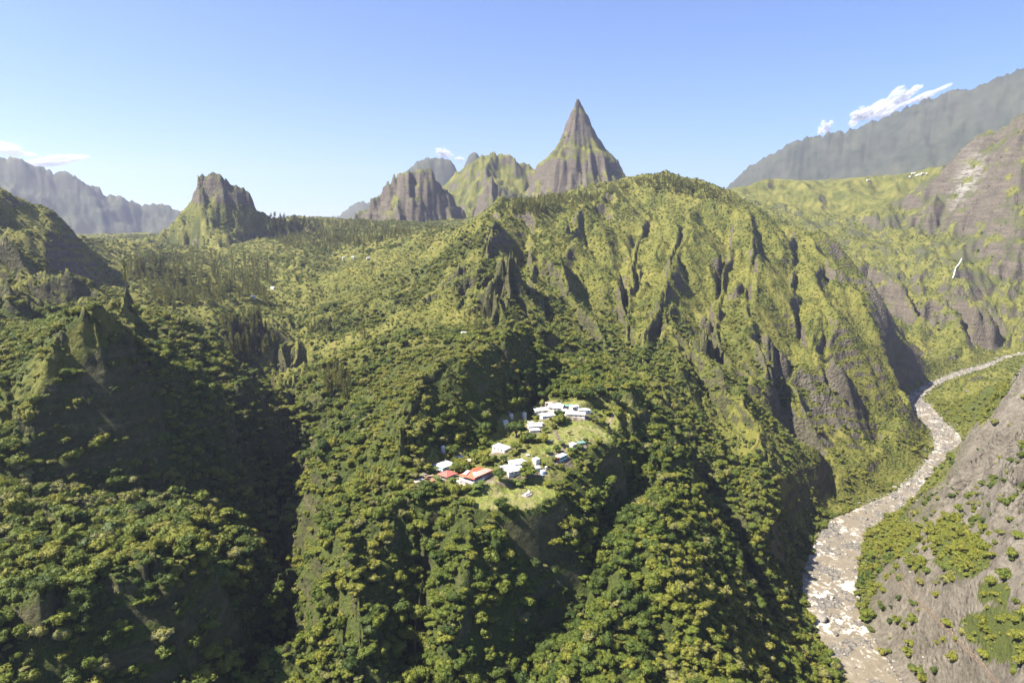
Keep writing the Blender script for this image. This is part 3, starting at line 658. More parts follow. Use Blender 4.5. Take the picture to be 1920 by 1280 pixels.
tint = np.clip(.49+.62*tn+.26*tn2+.16*g.normal(size=len(T))+.10*np.minimum(1, np.maximum(0, (np.exp(l_)-500)/900)), 0, .9)
tint = np.where(g.random(len(T)) < .06, .98, tint)
tint = np.where(polar(thick, a_, l_) > .5, .62+.2*g.random(len(T)), tint); tint = np.where(polar(garden, a_, l_) > .5, .45+.4*g.random(len(T)), tint)
TU, TV = pix(T[:, :3])
for pp, dt, sc_ in (([(760,650),(1000,640),(1005,690),(900,760),(800,800),(700,840),(680,740)], .24, .6), ([(560,900),(640,830),(800,850),(780,960),(640,1280),(530,1290)], .12, .8), ([(1250,1020),(1400,1100),(1460,1290),(1200,1290)], .24, .95),
                    ([(600,560),(1000,700),(1000,560),(900,460),(600,480)], .14, .85), ([(1200,400),(1600,550),(1700,750),(1300,700),(1100,500)], .20, .8), ([(1500,830),(1700,830),(1745,900),(1600,960),(1480,950)], .16, .75)):
    mm_ = inside_v(pp, TU, TV); tint = np.where(mm_ & (tint < .93), np.clip(tint+dt, 0, .92), tint); T[mm_, 3] *= sc_
mm_ = inside_v([(840,948),(950,958),(1035,930),(1060,895),(1190,770),(1225,790),(1090,940),(1040,985),(850,995)], TU, TV); T[mm_, 3] *= .55
mm_ = inside_v([(0,870),(330,860),(320,970),(0,990)], TU, TV) & (g.random(len(T)) < .35); tint = np.where(mm_, .98, tint)
print('TREES', len(T), (T[:, 4] == 0).sum())
def inst_stuff(name, label_protos, T, tint, zsink, seed, zs=(.8, 1.25)):
    g = np.random.default_rng(seed); n = len(T)
    me = bpy.data.meshes.new(name); me.vertices.add(n)
    co = T[:, :3].copy(); co[:, 2] += zsink*T[:, 3]; me.vertices.foreach_set('co', co.astype(np.float32).ravel())
    def at_(k, typ, arr, f): a = me.attributes.new(k, typ, 'POINT'); a.data.foreach_set(f, arr)
    at_('tint', 'FLOAT', tint.astype(np.float32), 'value')
    sc = np.stack([T[:, 3]*(.75+.5*g.random(n)), T[:, 3]*(.75+.5*g.random(n)), T[:, 3]*(zs[0]+(zs[1]-zs[0])*g.random(n))], 1).astype(np.float32)
    at_('scl', 'FLOAT_VECTOR', sc.ravel(), 'vector')
    ro = np.stack([g.normal(size=n)*.08, g.normal(size=n)*.08, g.random(n)*6.283], 1).astype(np.float32); at_('rot', 'FLOAT_VECTOR', ro.ravel(), 'vector')
    at_('pick', 'INT', g.integers(0, len(label_protos), n).astype(np.int32), 'value')
    coll = bpy.data.collections.new(name+'_sources')
    for k, pm in enumerate(label_protos): o = bpy.data.objects.new('%s_source_%d' % (name, k), pm); coll.objects.link(o)
    ng = bpy.data.node_groups.new(name, 'GeometryNodeTree'); ng.interface.new_socket('Geometry', in_out='INPUT', socket_type='NodeSocketGeometry'); ng.interface.new_socket('Geometry', in_out='OUTPUT', socket_type='NodeSocketGeometry')
    nn = ng.nodes; L = ng.links; gi = nn.new('NodeGroupInput'); go = nn.new('NodeGroupOutput'); ip = nn.new('GeometryNodeInstanceOnPoints'); ci = nn.new('GeometryNodeCollectionInfo')
    ci.inputs['Collection'].default_value = coll; ci.inputs['Separate Children'].default_value = True; ci.inputs['Reset Children'].default_value = True
    def na(k, t): o = nn.new('GeometryNodeInputNamedAttribute'); o.data_type = t; o.inputs['Name'].default_value = k; return o.outputs[0]
    mp = nn.new('GeometryNodeMeshToPoints')
    L.new(gi.outputs[0], mp.inputs['Mesh']); L.new(mp.outputs[0], ip.inputs['Points']); L.new(ci.outputs[0], ip.inputs['Instance']); ip.inputs['Pick Instance'].default_value = True
    L.new(na('pick', 'INT'), ip.inputs['Instance Index']); L.new(na('scl', 'FLOAT_VECTOR'), ip.inputs['Scale'])
    er = nn.new('FunctionNodeEulerToRotation'); L.new(na('rot', 'FLOAT_VECTOR'), er.inputs[0]); L.new(er.outputs[0], ip.inputs['Rotation']); L.new(ip.outputs[0], go.inputs[0])
    o = bpy.data.objects.new(name, me); COL.objects.link(o); md = o.modifiers.new('scatter', 'NODES'); md.node_group = ng; o['kind'] = 'stuff'; return o
# ------------------------------------------------------------------ tagging and copying
def tag(o, label=None, cat=None, group=None, kind=None):
    if label: o['label'] = label
    if cat: o['category'] = cat
    if group: o['group'] = group
    if kind: o['kind'] = kind
    return o
def link(name, me, parent=None, loc=None, rot=None, scl=None):
    o = bpy.data.objects.new(name, me); COL.objects.link(o)
    if parent is not None: o.parent = parent
    if loc is not None: o.location = loc
    if rot is not None: o.rotation_euler = rot
    if scl is not None: o.scale = scl
    return o
def pmat(name, col, rough=.7, spec=.3, nz=.18, sc=1.2):
    m, n, l, b = mat(name); geo = N(n, 'ShaderNodeTexCoord'); f = noise(n, l, sc, 4, geo.outputs['Object'])
    lo = tuple(c*(1-nz*1.6) for c in col); hi = tuple(min(1, c*(1+nz)) for c in col)
    l.new(ramp(n, l, f, [(.32, lo), (.62, hi)]), b.inputs[0]); b.inputs['Roughness'].default_value = rough; b.inputs['Specular IOR Level'].default_value = spec; return m
M = dict(white=pmat('white painted sheet', (.55, .56, .58), .5, nz=.22, sc=.6), dull=pmat('weathered sheet', (.36, .35, .34), .6, nz=.4, sc=.8), pale=pmat('pale wall', (.62, .60, .55)), blue=pmat('pale blue wall', (.42, .55, .62)),
         red=pmat('orange red roof', (.62, .115, .06), .5, nz=.15), redf=pmat('faded red roof', (.60, .30, .25), .6), maroon=pmat('brick red roof', (.40, .115, .095), .6, nz=.2), teal=pmat('turquoise wall', (.16, .36, .36)),
         tealr=pmat('teal sheet', (.12, .25, .23)), dark=pmat('dark opening', (.025, .025, .025)), wood=pmat('grey timber', (.20, .16, .12)), pink=pmat('pinkish sheet', (.52, .34, .30)), conc=pmat('concrete', (.42, .40, .37)),
         cream=pmat('cream wall', (.58, .52, .36)), rust=pmat('rusty sheet', (.26, .13, .08), nz=.35), tank=pmat('blue grey tank', (.32, .42, .55)))
def boxes(name, items, m, parent=None):
    """items: (cx, cy, cz, sx, sy, sz[, yaw]) joined into one mesh"""
    V = []; F = []
    for it in items:
        cx, cy, cz, sx, sy, sz = it[:6]; a = it[6] if len(it) > 6 else 0; c, s = math.cos(a), math.sin(a); b0 = len(V)
        for k in range(8):
            x = (-.5, .5)[k & 1]*sx; y = (-.5, .5)[(k >> 1) & 1]*sy; z = (-.5, .5)[(k >> 2) & 1]*sz
            V.append((cx+x*c-y*s, cy+x*s+y*c, cz+z))
        F += [tuple(b0+i for i in q) for q in ((0,2,3,1),(4,5,7,6),(0,1,5,4),(2,6,7,3),(0,4,6,2),(1,3,7,5))]
    return link(name, raw_mesh(name, V, F, [m]), parent)
def slab(name, quad, th, m, parent=None, ribs=0):
    """a thin roof sheet from four corners, with standing corrugation ribs"""
    q = [Vector(p) for p in quad]; nn = (q[1]-q[0]).cross(q[3]-q[0]).normalized()
    if nn.z < 0: nn = -nn
    V = [tuple(p) for p in q]+[tuple(p+nn*th) for p in q]; F = [(3,2,1,0),(4,5,6,7),(0,1,5,4),(1,2,6,5),(2,3,7,6),(3,0,4,7)]
    for k in range(ribs):
        t = (k+.5)/ribs; a = q[0].lerp(q[1], t)+nn*(th+.003); c = q[3].lerp(q[2], t)+nn*(th+.003); s = (q[1]-q[0]).normalized()*.05; b0 = len(V)
        V += [tuple(a-s), tuple(a+s), tuple(c+s), tuple(c-s), tuple(a+nn*.05), tuple(c+nn*.05)]; F += [(b0, b0+4, b0+5, b0+3), (b0+1, b0+2, b0+5, b0+4)]
    return link(name, raw_mesh(name, V, F, [m]), parent)
def house(name, u, v, yaw, L, W, h, kind, roofm, wallm, label, cat='house', rise=1.2, over=.45, group=None, windows=True, lift=0.0):
    h = h*.84; x, y, _ = at(u, v); zs = [float(h_at(x+dx, y+dy)[0]) for dx in (-3, 0, 3) for dy in (-3, 0, 3)]; z = float(np.mean(zs))+lift
    r = link(name, None, None, (x, y, z), (0, 0, math.radians(yaw))); tag(r, label, cat, group)
    boxes('plinth', [(0, 0, -1.2, L+.3, W+.3, 2.6)], M['conc'], r)
    if kind == 'veranda':
        boxes('wall', [(L*.06, W*.08, h*.5+.1, L*.74, W*.66, h)], wallm, r)
        for sx in (-.47, -.24, 0, .24, .47):
            for sy in (-.46, .46): boxes('post', [(sx*L, sy*W, h*.5, .16, .16, h)], M['pale'], r)
        for sy in (-.46,): boxes('railing', [(0, sy*W, .95, L*.93, .06, .10), (0, sy*W, .55, L*.93, .05, .08)], M['pale'], r)
    else: boxes('wall', [(0, 0, h*.5, L, W, h)], wallm, r)
    if windows:
        for sx in (-.28, .28): boxes('window', [(sx*L, -W*.5-.02 if kind != 'veranda' else -W*.27, h*.58, 1.0, .06, .9)], M['dark'], r)
        boxes('window', [(-L*.5-.02 if kind != 'veranda' else -L*.33, 0, h*.58, .06, 1.0, .9)], M['dark'], r)
        boxes('door', [(0, -W*.5-.02 if kind != 'veranda' else -W*.27, h*.42, .9, .07, h*.8)], M['wood'], r)
    a, b = L/2+over, W/2+over; t = .07; rb = max(3, int(L/.7))
    if kind in ('gable', 'veranda0'):
        slab('roof_slope', [(-a, -b, h), (a, -b, h), (a, 0, h+rise), (-a, 0, h+rise)], t, roofm, r, rb); slab('roof_slope', [(-a, b, h), (a, b, h), (a, .01, h+rise), (-a, .01, h+rise)], t, roofm, r, rb)
        for s in (-1, 1): link('gable_wall', raw_mesh('gable_wall', [(s*L/2, -W/2, h), (s*L/2, W/2, h), (s*L/2, 0, h+rise*.93), (s*(L/2-.15), -W/2, h), (s*(L/2-.15), W/2, h), (s*(L/2-.15), 0, h+rise*.93)], [(0,1,2),(3,5,4),(0,2,5,3),(1,4,5,2),(0,3,4,1)], [wallm]), r)
        boxes('ridge_cap', [(0, 0, h+rise+.09, 2*a, .3, .06)], roofm, r)
    elif kind in ('hip', 'veranda'):
        k = min(a, b)*.98 if a > b*1.15 else a*.97
        V = [(-a, -b, h), (a, -b, h), (a, b, h), (-a, b, h), (-(a-k), 0, h+rise), (a-k, 0, h+rise)]
        th = .1; V = V+[(p[0], p[1], p[2]-th) for p in V]
        for nm, q in (('roof_slope', (0, 1, 5, 4)), ('roof_slope', (2, 3, 4, 5)), ('roof_end', (1, 2, 5)), ('roof_end', (3, 0, 4))):
            n_ = len(q); VV = [V[i] for i in q]+[V[i+6] for i in q]; FF = [tuple(range(n_)), tuple(range(2*n_-1, n_-1, -1))]+[(i, i+n_, (i+1) % n_+n_, (i+1) % n_) for i in range(n_)]
            link(nm, raw_mesh(nm, VV, FF, [roofm]), r)
        boxes('ridge_cap', [(0, 0, h+rise+.05, max(.5, 2*(a-k)), .32, .07)], roofm, r)
    elif kind == 'shed':
        slab('roof', [(-a, -b, h), (a, -b, h), (a, b, h+rise), (-a, b, h+rise)], t, roofm, r, rb)
        boxes('rear_wall', [(0, W/2-.06, h+rise*.40, L, .12, rise*.8)], wallm, r)
    return r
KILL = []
def clear(u, v, rad): x, y, z = at(u, v); KILL.append((x, y, rad))
HS = [
 ('guesthouse', 893, 894, 52, 16, 10.5, 2.9, 'veranda', M['red'], M['white'], 'long orange red roofed house with veranda, the largest in the hamlet', 'house', 2.6, .7),
 ('veranda_hut', 839, 895, 50, 8, 7.2, 2.7, 'veranda', M['maroon'], M['cream'], 'square brick red hipped roof hut with cream posts, left of the long red house', 'hut', 1.9, .6),
 ('house', 834, 877, 48, 10.5, 8.0, 2.8, 'hip', M['white'], M['blue'], 'white roofed house with pale blue wall behind the brick red hut', 'house', 1.9, .5),
 ('long_shed', 940, 844, -46, 11.5, 5.5, 2.5, 'shed', M['white'], M['pale'], 'long white shed under trees in the middle of the hamlet', 'shed', .9, .4),
 ('house', 971, 872, 28, 9, 7.5, 2.5, 'hip', M['white'], M['pale'], 'upper of the two touching white roofed houses above the lawn', 'house', 1.4, .5),
 ('house', 962, 885, 28, 9.5, 7.5, 2.4, 'gable', M['white'], M['pale'], 'lower of the two touching white roofed houses above the lawn', 'house', 1.3, .5),
 ('hut', 1006, 869, 35, 2.9, 2.7, 3.6, 'shed', M['white'], M['pale'], 'tall narrow white hut right of the twin white roofs', 'hut', .5, .2),
 ('hut', 1008, 880, 30, 3.2, 2.6, 1.8, 'shed', M['white'], M['dull'], 'low white hut below the tall narrow white hut', 'hut', .4, .2),
 ('metal_shed', 1052, 861, 52, 8.2, 3.6, 2.7, 'shed', M['white'], M['teal'], 'turquoise metal shed with flat white roof and red end near the rim', 'shed', .15, .15),
 ('hut', 1074, 838, 50, 4.2, 3.2, 2.2, 'shed', M['white'], M['conc'], 'small white roofed box hut beside the yellow meadow', 'hut', .4, .2),
 ('lean_to', 1090, 831, 15, 5.0, 2.6, 1.5, 'shed', M['tealr'], M['wood'], 'low dark teal lean-to right of the small box hut', 'shed', .3, .2),
 ('hut', 831, 851, 30, 2.2, 2.0, 4.6, 'hip', M['white'], M['white'], 'tall thin white water tower hut at the hamlet left edge', 'hut', .6, .15),
 ('hut', 859, 863, 20, 5.0, 3.2, 1.9, 'gable', M['white'], M['wood'], 'small white gabled hut behind the house with pale blue wall', 'hut', .9, .3),
 ('lean_to', 881, 867, 10, 5.0, 3.6, 1.6, 'shed', M['pink'], M['wood'], 'low hut with flat pinkish roof behind the long red house', 'hut', .3, .2),
 ('lean_to', 896, 863, 10, 2.8, 2.4, 1.5, 'shed', M['pink'], M['wood'], 'tiny pinkish roofed shelter right of the larger pinkish roof', 'hut', .3, .2),
 ('lean_to', 946, 878, 20, 5.4, 1.8, 1.7, 'shed', M['white'], M['wood'], 'narrow white lean-to left of the twin white roofs', 'shed', .3, .1),
 ('house', 1020, 773, 18, 15, 5.5, 2.6, 'shed', M['white'], M['pale'], 'long low white roofed house at the left of the upper houses', 'house', .8, .4),
 ('house', 1043, 769, -18, 10.5, 8, 3.0, 'gable', M['white'], M['pale'], 'tall white gabled house beside the long low white roof', 'house', 2.0, .5),
 ('house', 1027, 782, 18, 10, 5.5, 2.2, 'shed', M['white'], M['blue'], 'white roofed house just below the long low white roof', 'house', .7, .3),
 ('hut', 1014, 781, 18, 4, 3.2, 1.9, 'shed', M['dull'], M['wood'], 'small grey roofed hut touching the lower white roof of the upper houses', 'hut', .4, .2),
 ('hut', 1059, 773, 25, 3.4, 3.2, 2.3, 'shed', M['white'], M['pale'], 'small white hut right of the tall gabled house', 'hut', .4, .2),
 ('house', 1067, 776, 28, 8, 4.6, 2.1, 'shed', M['white'], M['pale'], 'narrow white roof between the small hut and the wide gabled house', 'house', .6, .3),
 ('house', 1081, 781, -12, 12.5, 6.4, 2.4, 'gable', M['dull'], M['pale'], 'wide pale grey gabled house, lowest at the right of the upper houses', 'house', 1.6, .5),
 ('house', 1076, 767, 30, 5.6, 4.6, 3.1, 'gable', M['white'], M['pale'], 'box shaped white house above the wide grey gabled one', 'house', .8, .2),
 ('lean_to', 1063, 765, 8, 7.5, 3.4, 1.9, 'shed', M['tealr'], M['wood'], 'teal roofed lean-to at the back of the upper houses', 'shed', .5, .2),
 ('house', 1096, 773, 12, 7.5, 5.5, 2.3, 'hip', M['white'], M['blue'], 'white roofed house at the right end of the upper houses', 'house', 1.1, .3),
 ('lean_to', 1030, 759, 5, 6.0, 2.4, 1.7, 'shed', M['pink'], M['wood'], 'pinkish shed roof behind the tall white gabled house', 'shed', .3, .2),
 ('hut', 1047, 760, 5, 3.6, 2.4, 1.9, 'shed', M['white'], M['wood'], 'little white roof behind the right end of the tall gabled house', 'hut', .3, .2),
 ('long_shed', 1003, 802, 12, 9.5, 3.6, 1.8, 'shed', M['white'], M['dull'], 'long white shed roof, middle of three stacked roofs beside the big dark tree', 'shed', .5, .2),
 ('shed', 1002, 809, 12, 6.5, 3.4, 1.6, 'shed', M['white'], M['dull'], 'white shed roof, lowest of three stacked roofs beside the big dark tree', 'shed', .5, .2),
 ('shed', 1001, 797, 10, 7.5, 2.2, 1.7, 'shed', M['dull'], M['wood'], 'thin grey shed roof, topmost of three stacked roofs beside the big dark tree', 'shed', .4, .1),
 ('hut', 1013, 798, 20, 3.2, 2.6, 2.2, 'gable', M['white'], M['pale'], 'small white hut at the right end of three stacked shed roofs', 'hut', .6, .2),
 ('lean_to', 995, 793, 10, 4.5, 2.0, 1.5, 'shed', M['dull'], M['wood'], 'small grey lean-to above the three stacked shed roofs', 'shed', .3, .1),
 ('hut', 983, 786, 30, 2.6, 2.4, 4.8, 'hip', M['pale'], M['white'], 'tall narrow white tower hut above the big dark tree', 'hut', .9, .15),
 ('hut', 947, 799, 40, 3.4, 3.0, 2.5, 'gable', M['white'], M['pale'], 'lone white hut at the foot of the shaded wooded cliff', 'hut', .9, .2),
 ('hut', 958, 783, 40, 2.4, 2.2, 1.8, 'shed', M['white'], M['pale'], 'tiny white roof under trees between the lone hut and the tower hut', 'hut', .3, .2),
 ('hut', 1087, 772, 20, 2.8, 2.6, 1.8, 'gable', M['white'], M['wood'], 'little white tent shaped hut left of the rightmost upper house', 'hut', 1.0, .2),
]
hamlet = []
for h in HS:
    nm, u, v, yaw, L, W_, hh_, kd, rm, wm, lab, cat, rise, over = h
    o = house(nm, u, v, yaw, L, W_, hh_, kd, rm, wm, lab, cat, rise, over, windows=L > 4.9 and hh_ > 2.0); hamlet.append(o); clear(u, v, max(L, W_)*.5+(3.0 if L > 7 else 1.6))
# extra pieces of the long red house: faded panel stripe, white roof patch, open front
gh = hamlet[0]
slab('faded_roof_panel', [(-8.4, -5.75, 3.06), (8.4, -5.75, 3.06), (5.6, -2.5, 4.42), (-5.6, -2.5, 4.42)], .05, M['redf'], gh, 18)
slab('white_roof_patch', [(-8.0, .6, 3.5), (-8.0, 3.6, 3.22), (-4.0, 3.6, 4.4), (-4.4, .8, 5.0)], .05, M['white'], gh, 4)
slab('white_roof_patch', [(-6.9, -3.9, 3.93), (-3.4, -3.9, 3.93), (-3.4, -2.0, 4.75), (-5.6, -2.0, 4.75)], .05, M['white'], gh, 4)
boxes('terrace_wall', [(-8.9, 0, .2, .3, 10, 1.4), (-4, -5.6, .2, 9.5, .3, 1.4)], M['white'], gh)
ms = hamlet[8]; boxes('red_end_panel', [(-4.16, 0, 1.3, .08, 3.2, 2.3)], M['red'], ms); boxes('awning', [(-5.1, 0, 2.5, 1.9, 3.4, .06)], M['rust'], ms)
for o_, sx in ((hamlet[2], 1), (hamlet[17], -1)): boxes('chimney_pipe', [(sx*1.5, 1, 4.6, .25, .25, 1.0)], M['dull'], o_)

# scattered sheets, tanks, the grave enclosure
def sheet(u, v, yaw, L, W_, m, lab, tilt=.25, grp=None, nm='metal_sheet'):
    x, y, z = at(u, v); z = float(h_at(x, y)[0]); o = slab(nm, [(-L/2, -W_/2, 0), (L/2, -W_/2, 0), (L/2, W_/2, 0), (-L/2, W_/2, 0)], .04, m, None, int(L/.5)+2)
    o.location = (x, y, z+.45+abs(tilt)*W_*.3); o.rotation_euler = (tilt, tilt*.4, math.radians(yaw)); return tag(o, lab, 'metal sheet', grp)
for k, (u, v, m, w) in enumerate([(783,905,'pink','pinkish'), (789,901,'dull','grey'), (797,892,'dull','grey'), (801,899,'rust','rusty'), (806,894,'pink','pinkish'), (799,907,'white','white'), (810,903,'rust','rusty'), (792,909,'tealr','greenish')]):
    sheet(u, v, 20+k*47, 3.4+(k % 3), 2.2, M[m], ['topmost of the leaning', 'second of the leaning', 'uppermost propped', 'dark', 'small', 'lowest', 'rightmost', 'bottom left'][k]+' %s sheet in the scrap heap left of the brick red hut' % w, .2+.1*(k % 3)); clear(u, v, 3)
for k, (u, v, m, w) in enumerate([(866,908,'dull','grey sheet lying in the yard below the long red house, nearest the brick red hut'), (873,911,'conc','concrete slab lying between the two red roofed houses and banana grove'), (860,904,'white','white sheet on the ground between the two red roofed houses'), (990,854,'white','crumpled white sheet on the bare yard left of the turquoise shed'), (1015,893,'dull','grey sheet under the blue tank'), (1030,827,'white','pale sheet at the left edge of the yellow meadow'), (1056,855,'dull','pale sheet behind the turquoise shed')]):
    sheet(u, v, 35*k, 3.2, 2.0, M[m], w, .12); clear(u, v, 2)
def tank(u, v, R, h, m, lab):
    x, y, z = at(u, v); z = float(h_at(x, y)[0]); r = link('water_tank', None, None, (x, y, z)); tag(r, lab, 'water tank')
    V, F = tube_geo([(0, 0, -.4), (0, 0, h)], [R, R], 16); link('tank_body', raw_mesh('tank_body', V, F, [m]), r)
    V, F = tube_geo([(0, 0, h+.01), (0, 0, h+.22), (0, 0, h+.32)], [R*1.03, R*.8, R*.2], 16); link('lid', raw_mesh('lid', V, F, [M['white']]), r)
tank(1018, 888, 1.6, 1.5, M['tank'], 'round blue grey water tank with pale lid below the narrow white hut'); clear(1018, 888, 3)
tank(1024, 880, .8, 1.3, M['dull'], 'small grey water tank above the blue tank')
tank(1000, 864, .8, 1.4, M['pale'], 'small pale water tank left of the tall narrow white hut')
def grave(u, v):
    x, y, z = at(u, v); z = float(h_at(x, y)[0]); r = link('grave_enclosure', None, None, (x, y, z), (0, 0, math.radians(50))); tag(r, 'small fenced enclosure with white slab standing on the lawn edge', 'enclosure')
    boxes('base', [(0, 0, .0, 5.2, 3.6, .5)], M['conc'], r); boxes('white_slab', [(0, 0, .65, 3.4, 1.5, .8)], M['white'], r); boxes('headstone', [(1.6, 0, 1.3, .25, 1.3, 1.6)], M['white'], r)
    for sx in (-1, 0, 1):
        for sy in (-1, 1): boxes('post', [(sx*2.5, sy*1.7, .9, .18, .18, 1.9)], M['wood'], r)
    for sy in (-1, 1): boxes('rail', [(0, sy*1.7, 1.5, 5.1, .08, .12), (0, sy*1.7, .8, 5.1, .08, .12)], M['wood'], r)
    for sx in (-1, 1): boxes('rail', [(sx*2.5, 0, 1.49, .08, 3.3, .12), (sx*2.5, 0, .79, .08, 3.3, .12)], M['wood'], r)
grave(988, 928); clear(988, 928, 4)
# far hamlets: each house its own
far = [(512,543,'white roofed house alone on the green shelf left of the centre'), (476,559,'tiny white roof left below the lone white house on the shelf'), (644,486,'leftmost white roof on the distant green slope below the forest ridge'), (662,486,'middle white roof on the distant green slope below the forest ridge'), (690,487,'rightmost white roof on the distant green slope below the forest ridge'), (870,631,'pale roof on top of the wooded knoll above the hamlet'),
       (1627,343,'tiny white house alone on the far right plateau edge'), (1706,333,'leftmost house of the tiny hamlet on the far right plateau'), (1713,329,'second tiny house from the left on the far right plateau'), (1719,333,'tiny house low in the middle of the far plateau hamlet'), (1724,328,'topmost tiny house of the far plateau hamlet'), (1730,332,'second tiny house from the right on the far plateau'), (1737,330,'rightmost house of the tiny hamlet on the far right plateau')]
for k, (u, v, lab) in enumerate(far):
    o = house('house', u, v, (k*37) % 90-30, 10+(k % 3)*3 if v < 350 else (10+(k % 3)*3 if v < 350 else 7 if v == 543 else 4.5), (6 if v < 350 else 3.6 if v == 543 else 2.6), (3 if v < 350 else 1.8), 'gable', M['white'], M['pale'], lab, 'house', 1.5, .5, 'distant white roofed houses', lift=1.5); clear(u, v, 14 if v < 500 else 9)

# trodden ground round the houses and the path between them
yard = np.zeros_like(Z)
for (kx, ky, kr) in KILL:
    if math.hypot(kx, ky) < 600: yard = np.maximum(yard, .75*sstep(1.25, .8, np.hypot(X-kx, Y-ky)/kr))
pw = [at(u, v)[:2] for u, v in [(868,908),(905,902),(935,906),(985,896),(1010,890),(1038,872),(1058,846),(1048,822),(1036,800),(1052,786),(1100,785),(1150,782)]]
for (xa, ya), (xb, yb) in zip(pw, pw[1:]):
    ex_, ey_ = xb-xa, yb-ya; t_ = np.clip(((X-xa)*ex_+(Y-ya)*ey_)/(ex_*ex_+ey_*ey_+1e-6), 0, 1); yard = np.maximum(yard, .9*sstep(1.8, .7, np.hypot(X-xa-t_*ex_, Y-ya-t_*ey_)))
vattr(me, 'yard', yard)
# ------------------------------------------------------------------ vegetation
def near_kill(x, y, extra=0):
    m = np.zeros(len(x), bool)
    for kx, ky, kr in KILL: m |= (x-kx)**2+(y-ky)**2 < (kr+extra)**2
    return m
k = near_kill(T[:, 0], T[:, 1], 1.0); T = T[~k]; tint = tint[~k]
LM = [((940,930),'the lawn'),((893,893),'the long red roofed house'),((835,880),'the brick red hut'),((1050,862),'the turquoise shed'),((1045,770),'the upper houses'),((967,812),'the big dark tree'),((1100,810),'the yellow meadow'),((1180,760),'the right rim of the shelf'),
      ((960,590),'the foot of the rock pyramid'),((870,650),'the knoll above the hamlet'),((900,780),'the shaded cliff beside the hamlet'),((960,1010),'the cliff below the lawn'),((830,1030),'the left buttress below the hamlet'),((1100,1000),'the dark gully right of the lawn cliff'),((1250,1000),'the right hand spur below the rim'),((1360,1180),'the foot of the right hand spur'),
      ((1080,1180),'the lower slope below the dark gully'),((900,1190),'the slope directly below the lawn cliff'),((720,1180),'the left flank of the central spur'),((640,1060),'the edge above the deep left ravine'),((560,1250),'the bottom tip of the left ravine edge'),((640,880),'the green slope left of the hamlet'),((1200,1260),'the bottom edge, right of centre'),((980,1260),'the bottom edge at the centre'),((780,1260),'the bottom edge, left of centre'),
      ((450,1200),'the ravine bottom at lower left'),((300,1050),'the near ridge at lower left'),((150,1130),'the lower left corner ridge'),((60,960),'the left bench'),((230,950),'the middle of the left bench'),((400,980),'the right end of the left bench'),((150,1240),'the bottom left corner'),((40,1060),'the left edge of the near ridge'),((120,640),'the grassy left ridge'),((1500,1060),'the forest above the river'),((1560,1230),'the river bank at the bottom'),((1560,900),'the forested river terrace'),
      ((1640,1010),'the green patch beside the river'),((1800,1030),'the scrub on the bare right slope'),((1870,1190),'the thicket at lower right'),((1330,850),'the slope right of the rim gully'),((600,740),'the slope left of centre'),((1430,1000),'the dark cliff above the river forest')]
LMP = np.array([p for p, _ in LM], float)
def tone(t): return 'dark green' if t < .25 else 'deep green' if t < .42 else 'mid green' if t < .58 else 'light green' if t < .74 else 'yellow green' if t < .93 else 'grey green'
def where_(u, v):
    k = int(np.argmin((LMP[:, 0]-u)**2+(LMP[:, 1]-v)**2)); p, nm = LM[k]; du, dv = u-p[0], v-p[1]
    if du*du+dv*dv < 22**2: return 'at '+nm
    s = 'to the right of' if du > abs(dv) else 'to the left of' if -du > abs(dv) else 'below' if dv > 0 else 'above'
    if nm.startswith('the bottom') or 'edge' in nm.split()[1:2]: return 'at '+nm
    return s+' '+nm
def individuals(T, tint, protos, n, name, noun, group, shapes, partnames, zs, g, sink):
    """the n that show largest become trees of their own; returns the rest"""
    u, v = pix(T[:, :3]); r = np.hypot(T[:, 0], T[:, 1]); a = np.arctan2(T[:, 0], T[:, 1]); l = np.log(r)
    seen = (u > 8) & (u < 1912) & (v > 0) & (v < 1275) & ((T[:, 2]+T[:, 3]*.9)/r > polar(HOR, a, l)+.0)
    sc = np.where(seen, T[:, 3]/r, 0); idx = np.argsort(-sc)[:n]; used = {}
    for i in idx:
        k = int(g.integers(len(protos))); s = T[i, 3]; lab = '%s %s %s %s' % ('large' if s > 6 else 'medium' if s > 4.4 else 'small', tone(tint[i]), noun+' '+shapes[k], where_(u[i], v[i]))
        used[lab] = used.get(lab, 0)+1
        if used[lab] > 1: lab = lab.replace('broadleaf tree', 'forest tree') if used[lab] == 2 else lab.replace(' tree', ' canopy tree')
        lab = ' '.join(lab.split()[:16])
        rot = (g.normal()*.05, g.normal()*.05, g.random()*6.283); scl = (s*(.9+.2*g.random()), s*(.9+.2*g.random()), s*(zs[0]+(zs[1]-zs[0])*g.random())); loc = (T[i, 0], T[i, 1], T[i, 2]+sink*s)
        if partnames:
            o = link(name, None, None, loc, rot, scl)
            for pn, pm in zip(partnames, protos[k]): c = link(pn, pm, o); c['tint'] = float(tint[i])
        else: o = link(name, protos[k][0], None, loc, rot, scl); o['tint'] = float(tint[i])
        o.color = (tint[i],)*3+(1,)
        tag(o, lab, noun.split()[-1], group)
    m = np.ones(len(T), bool); m[idx] = False; return T[m], tint[m]
g = np.random.default_rng(9)
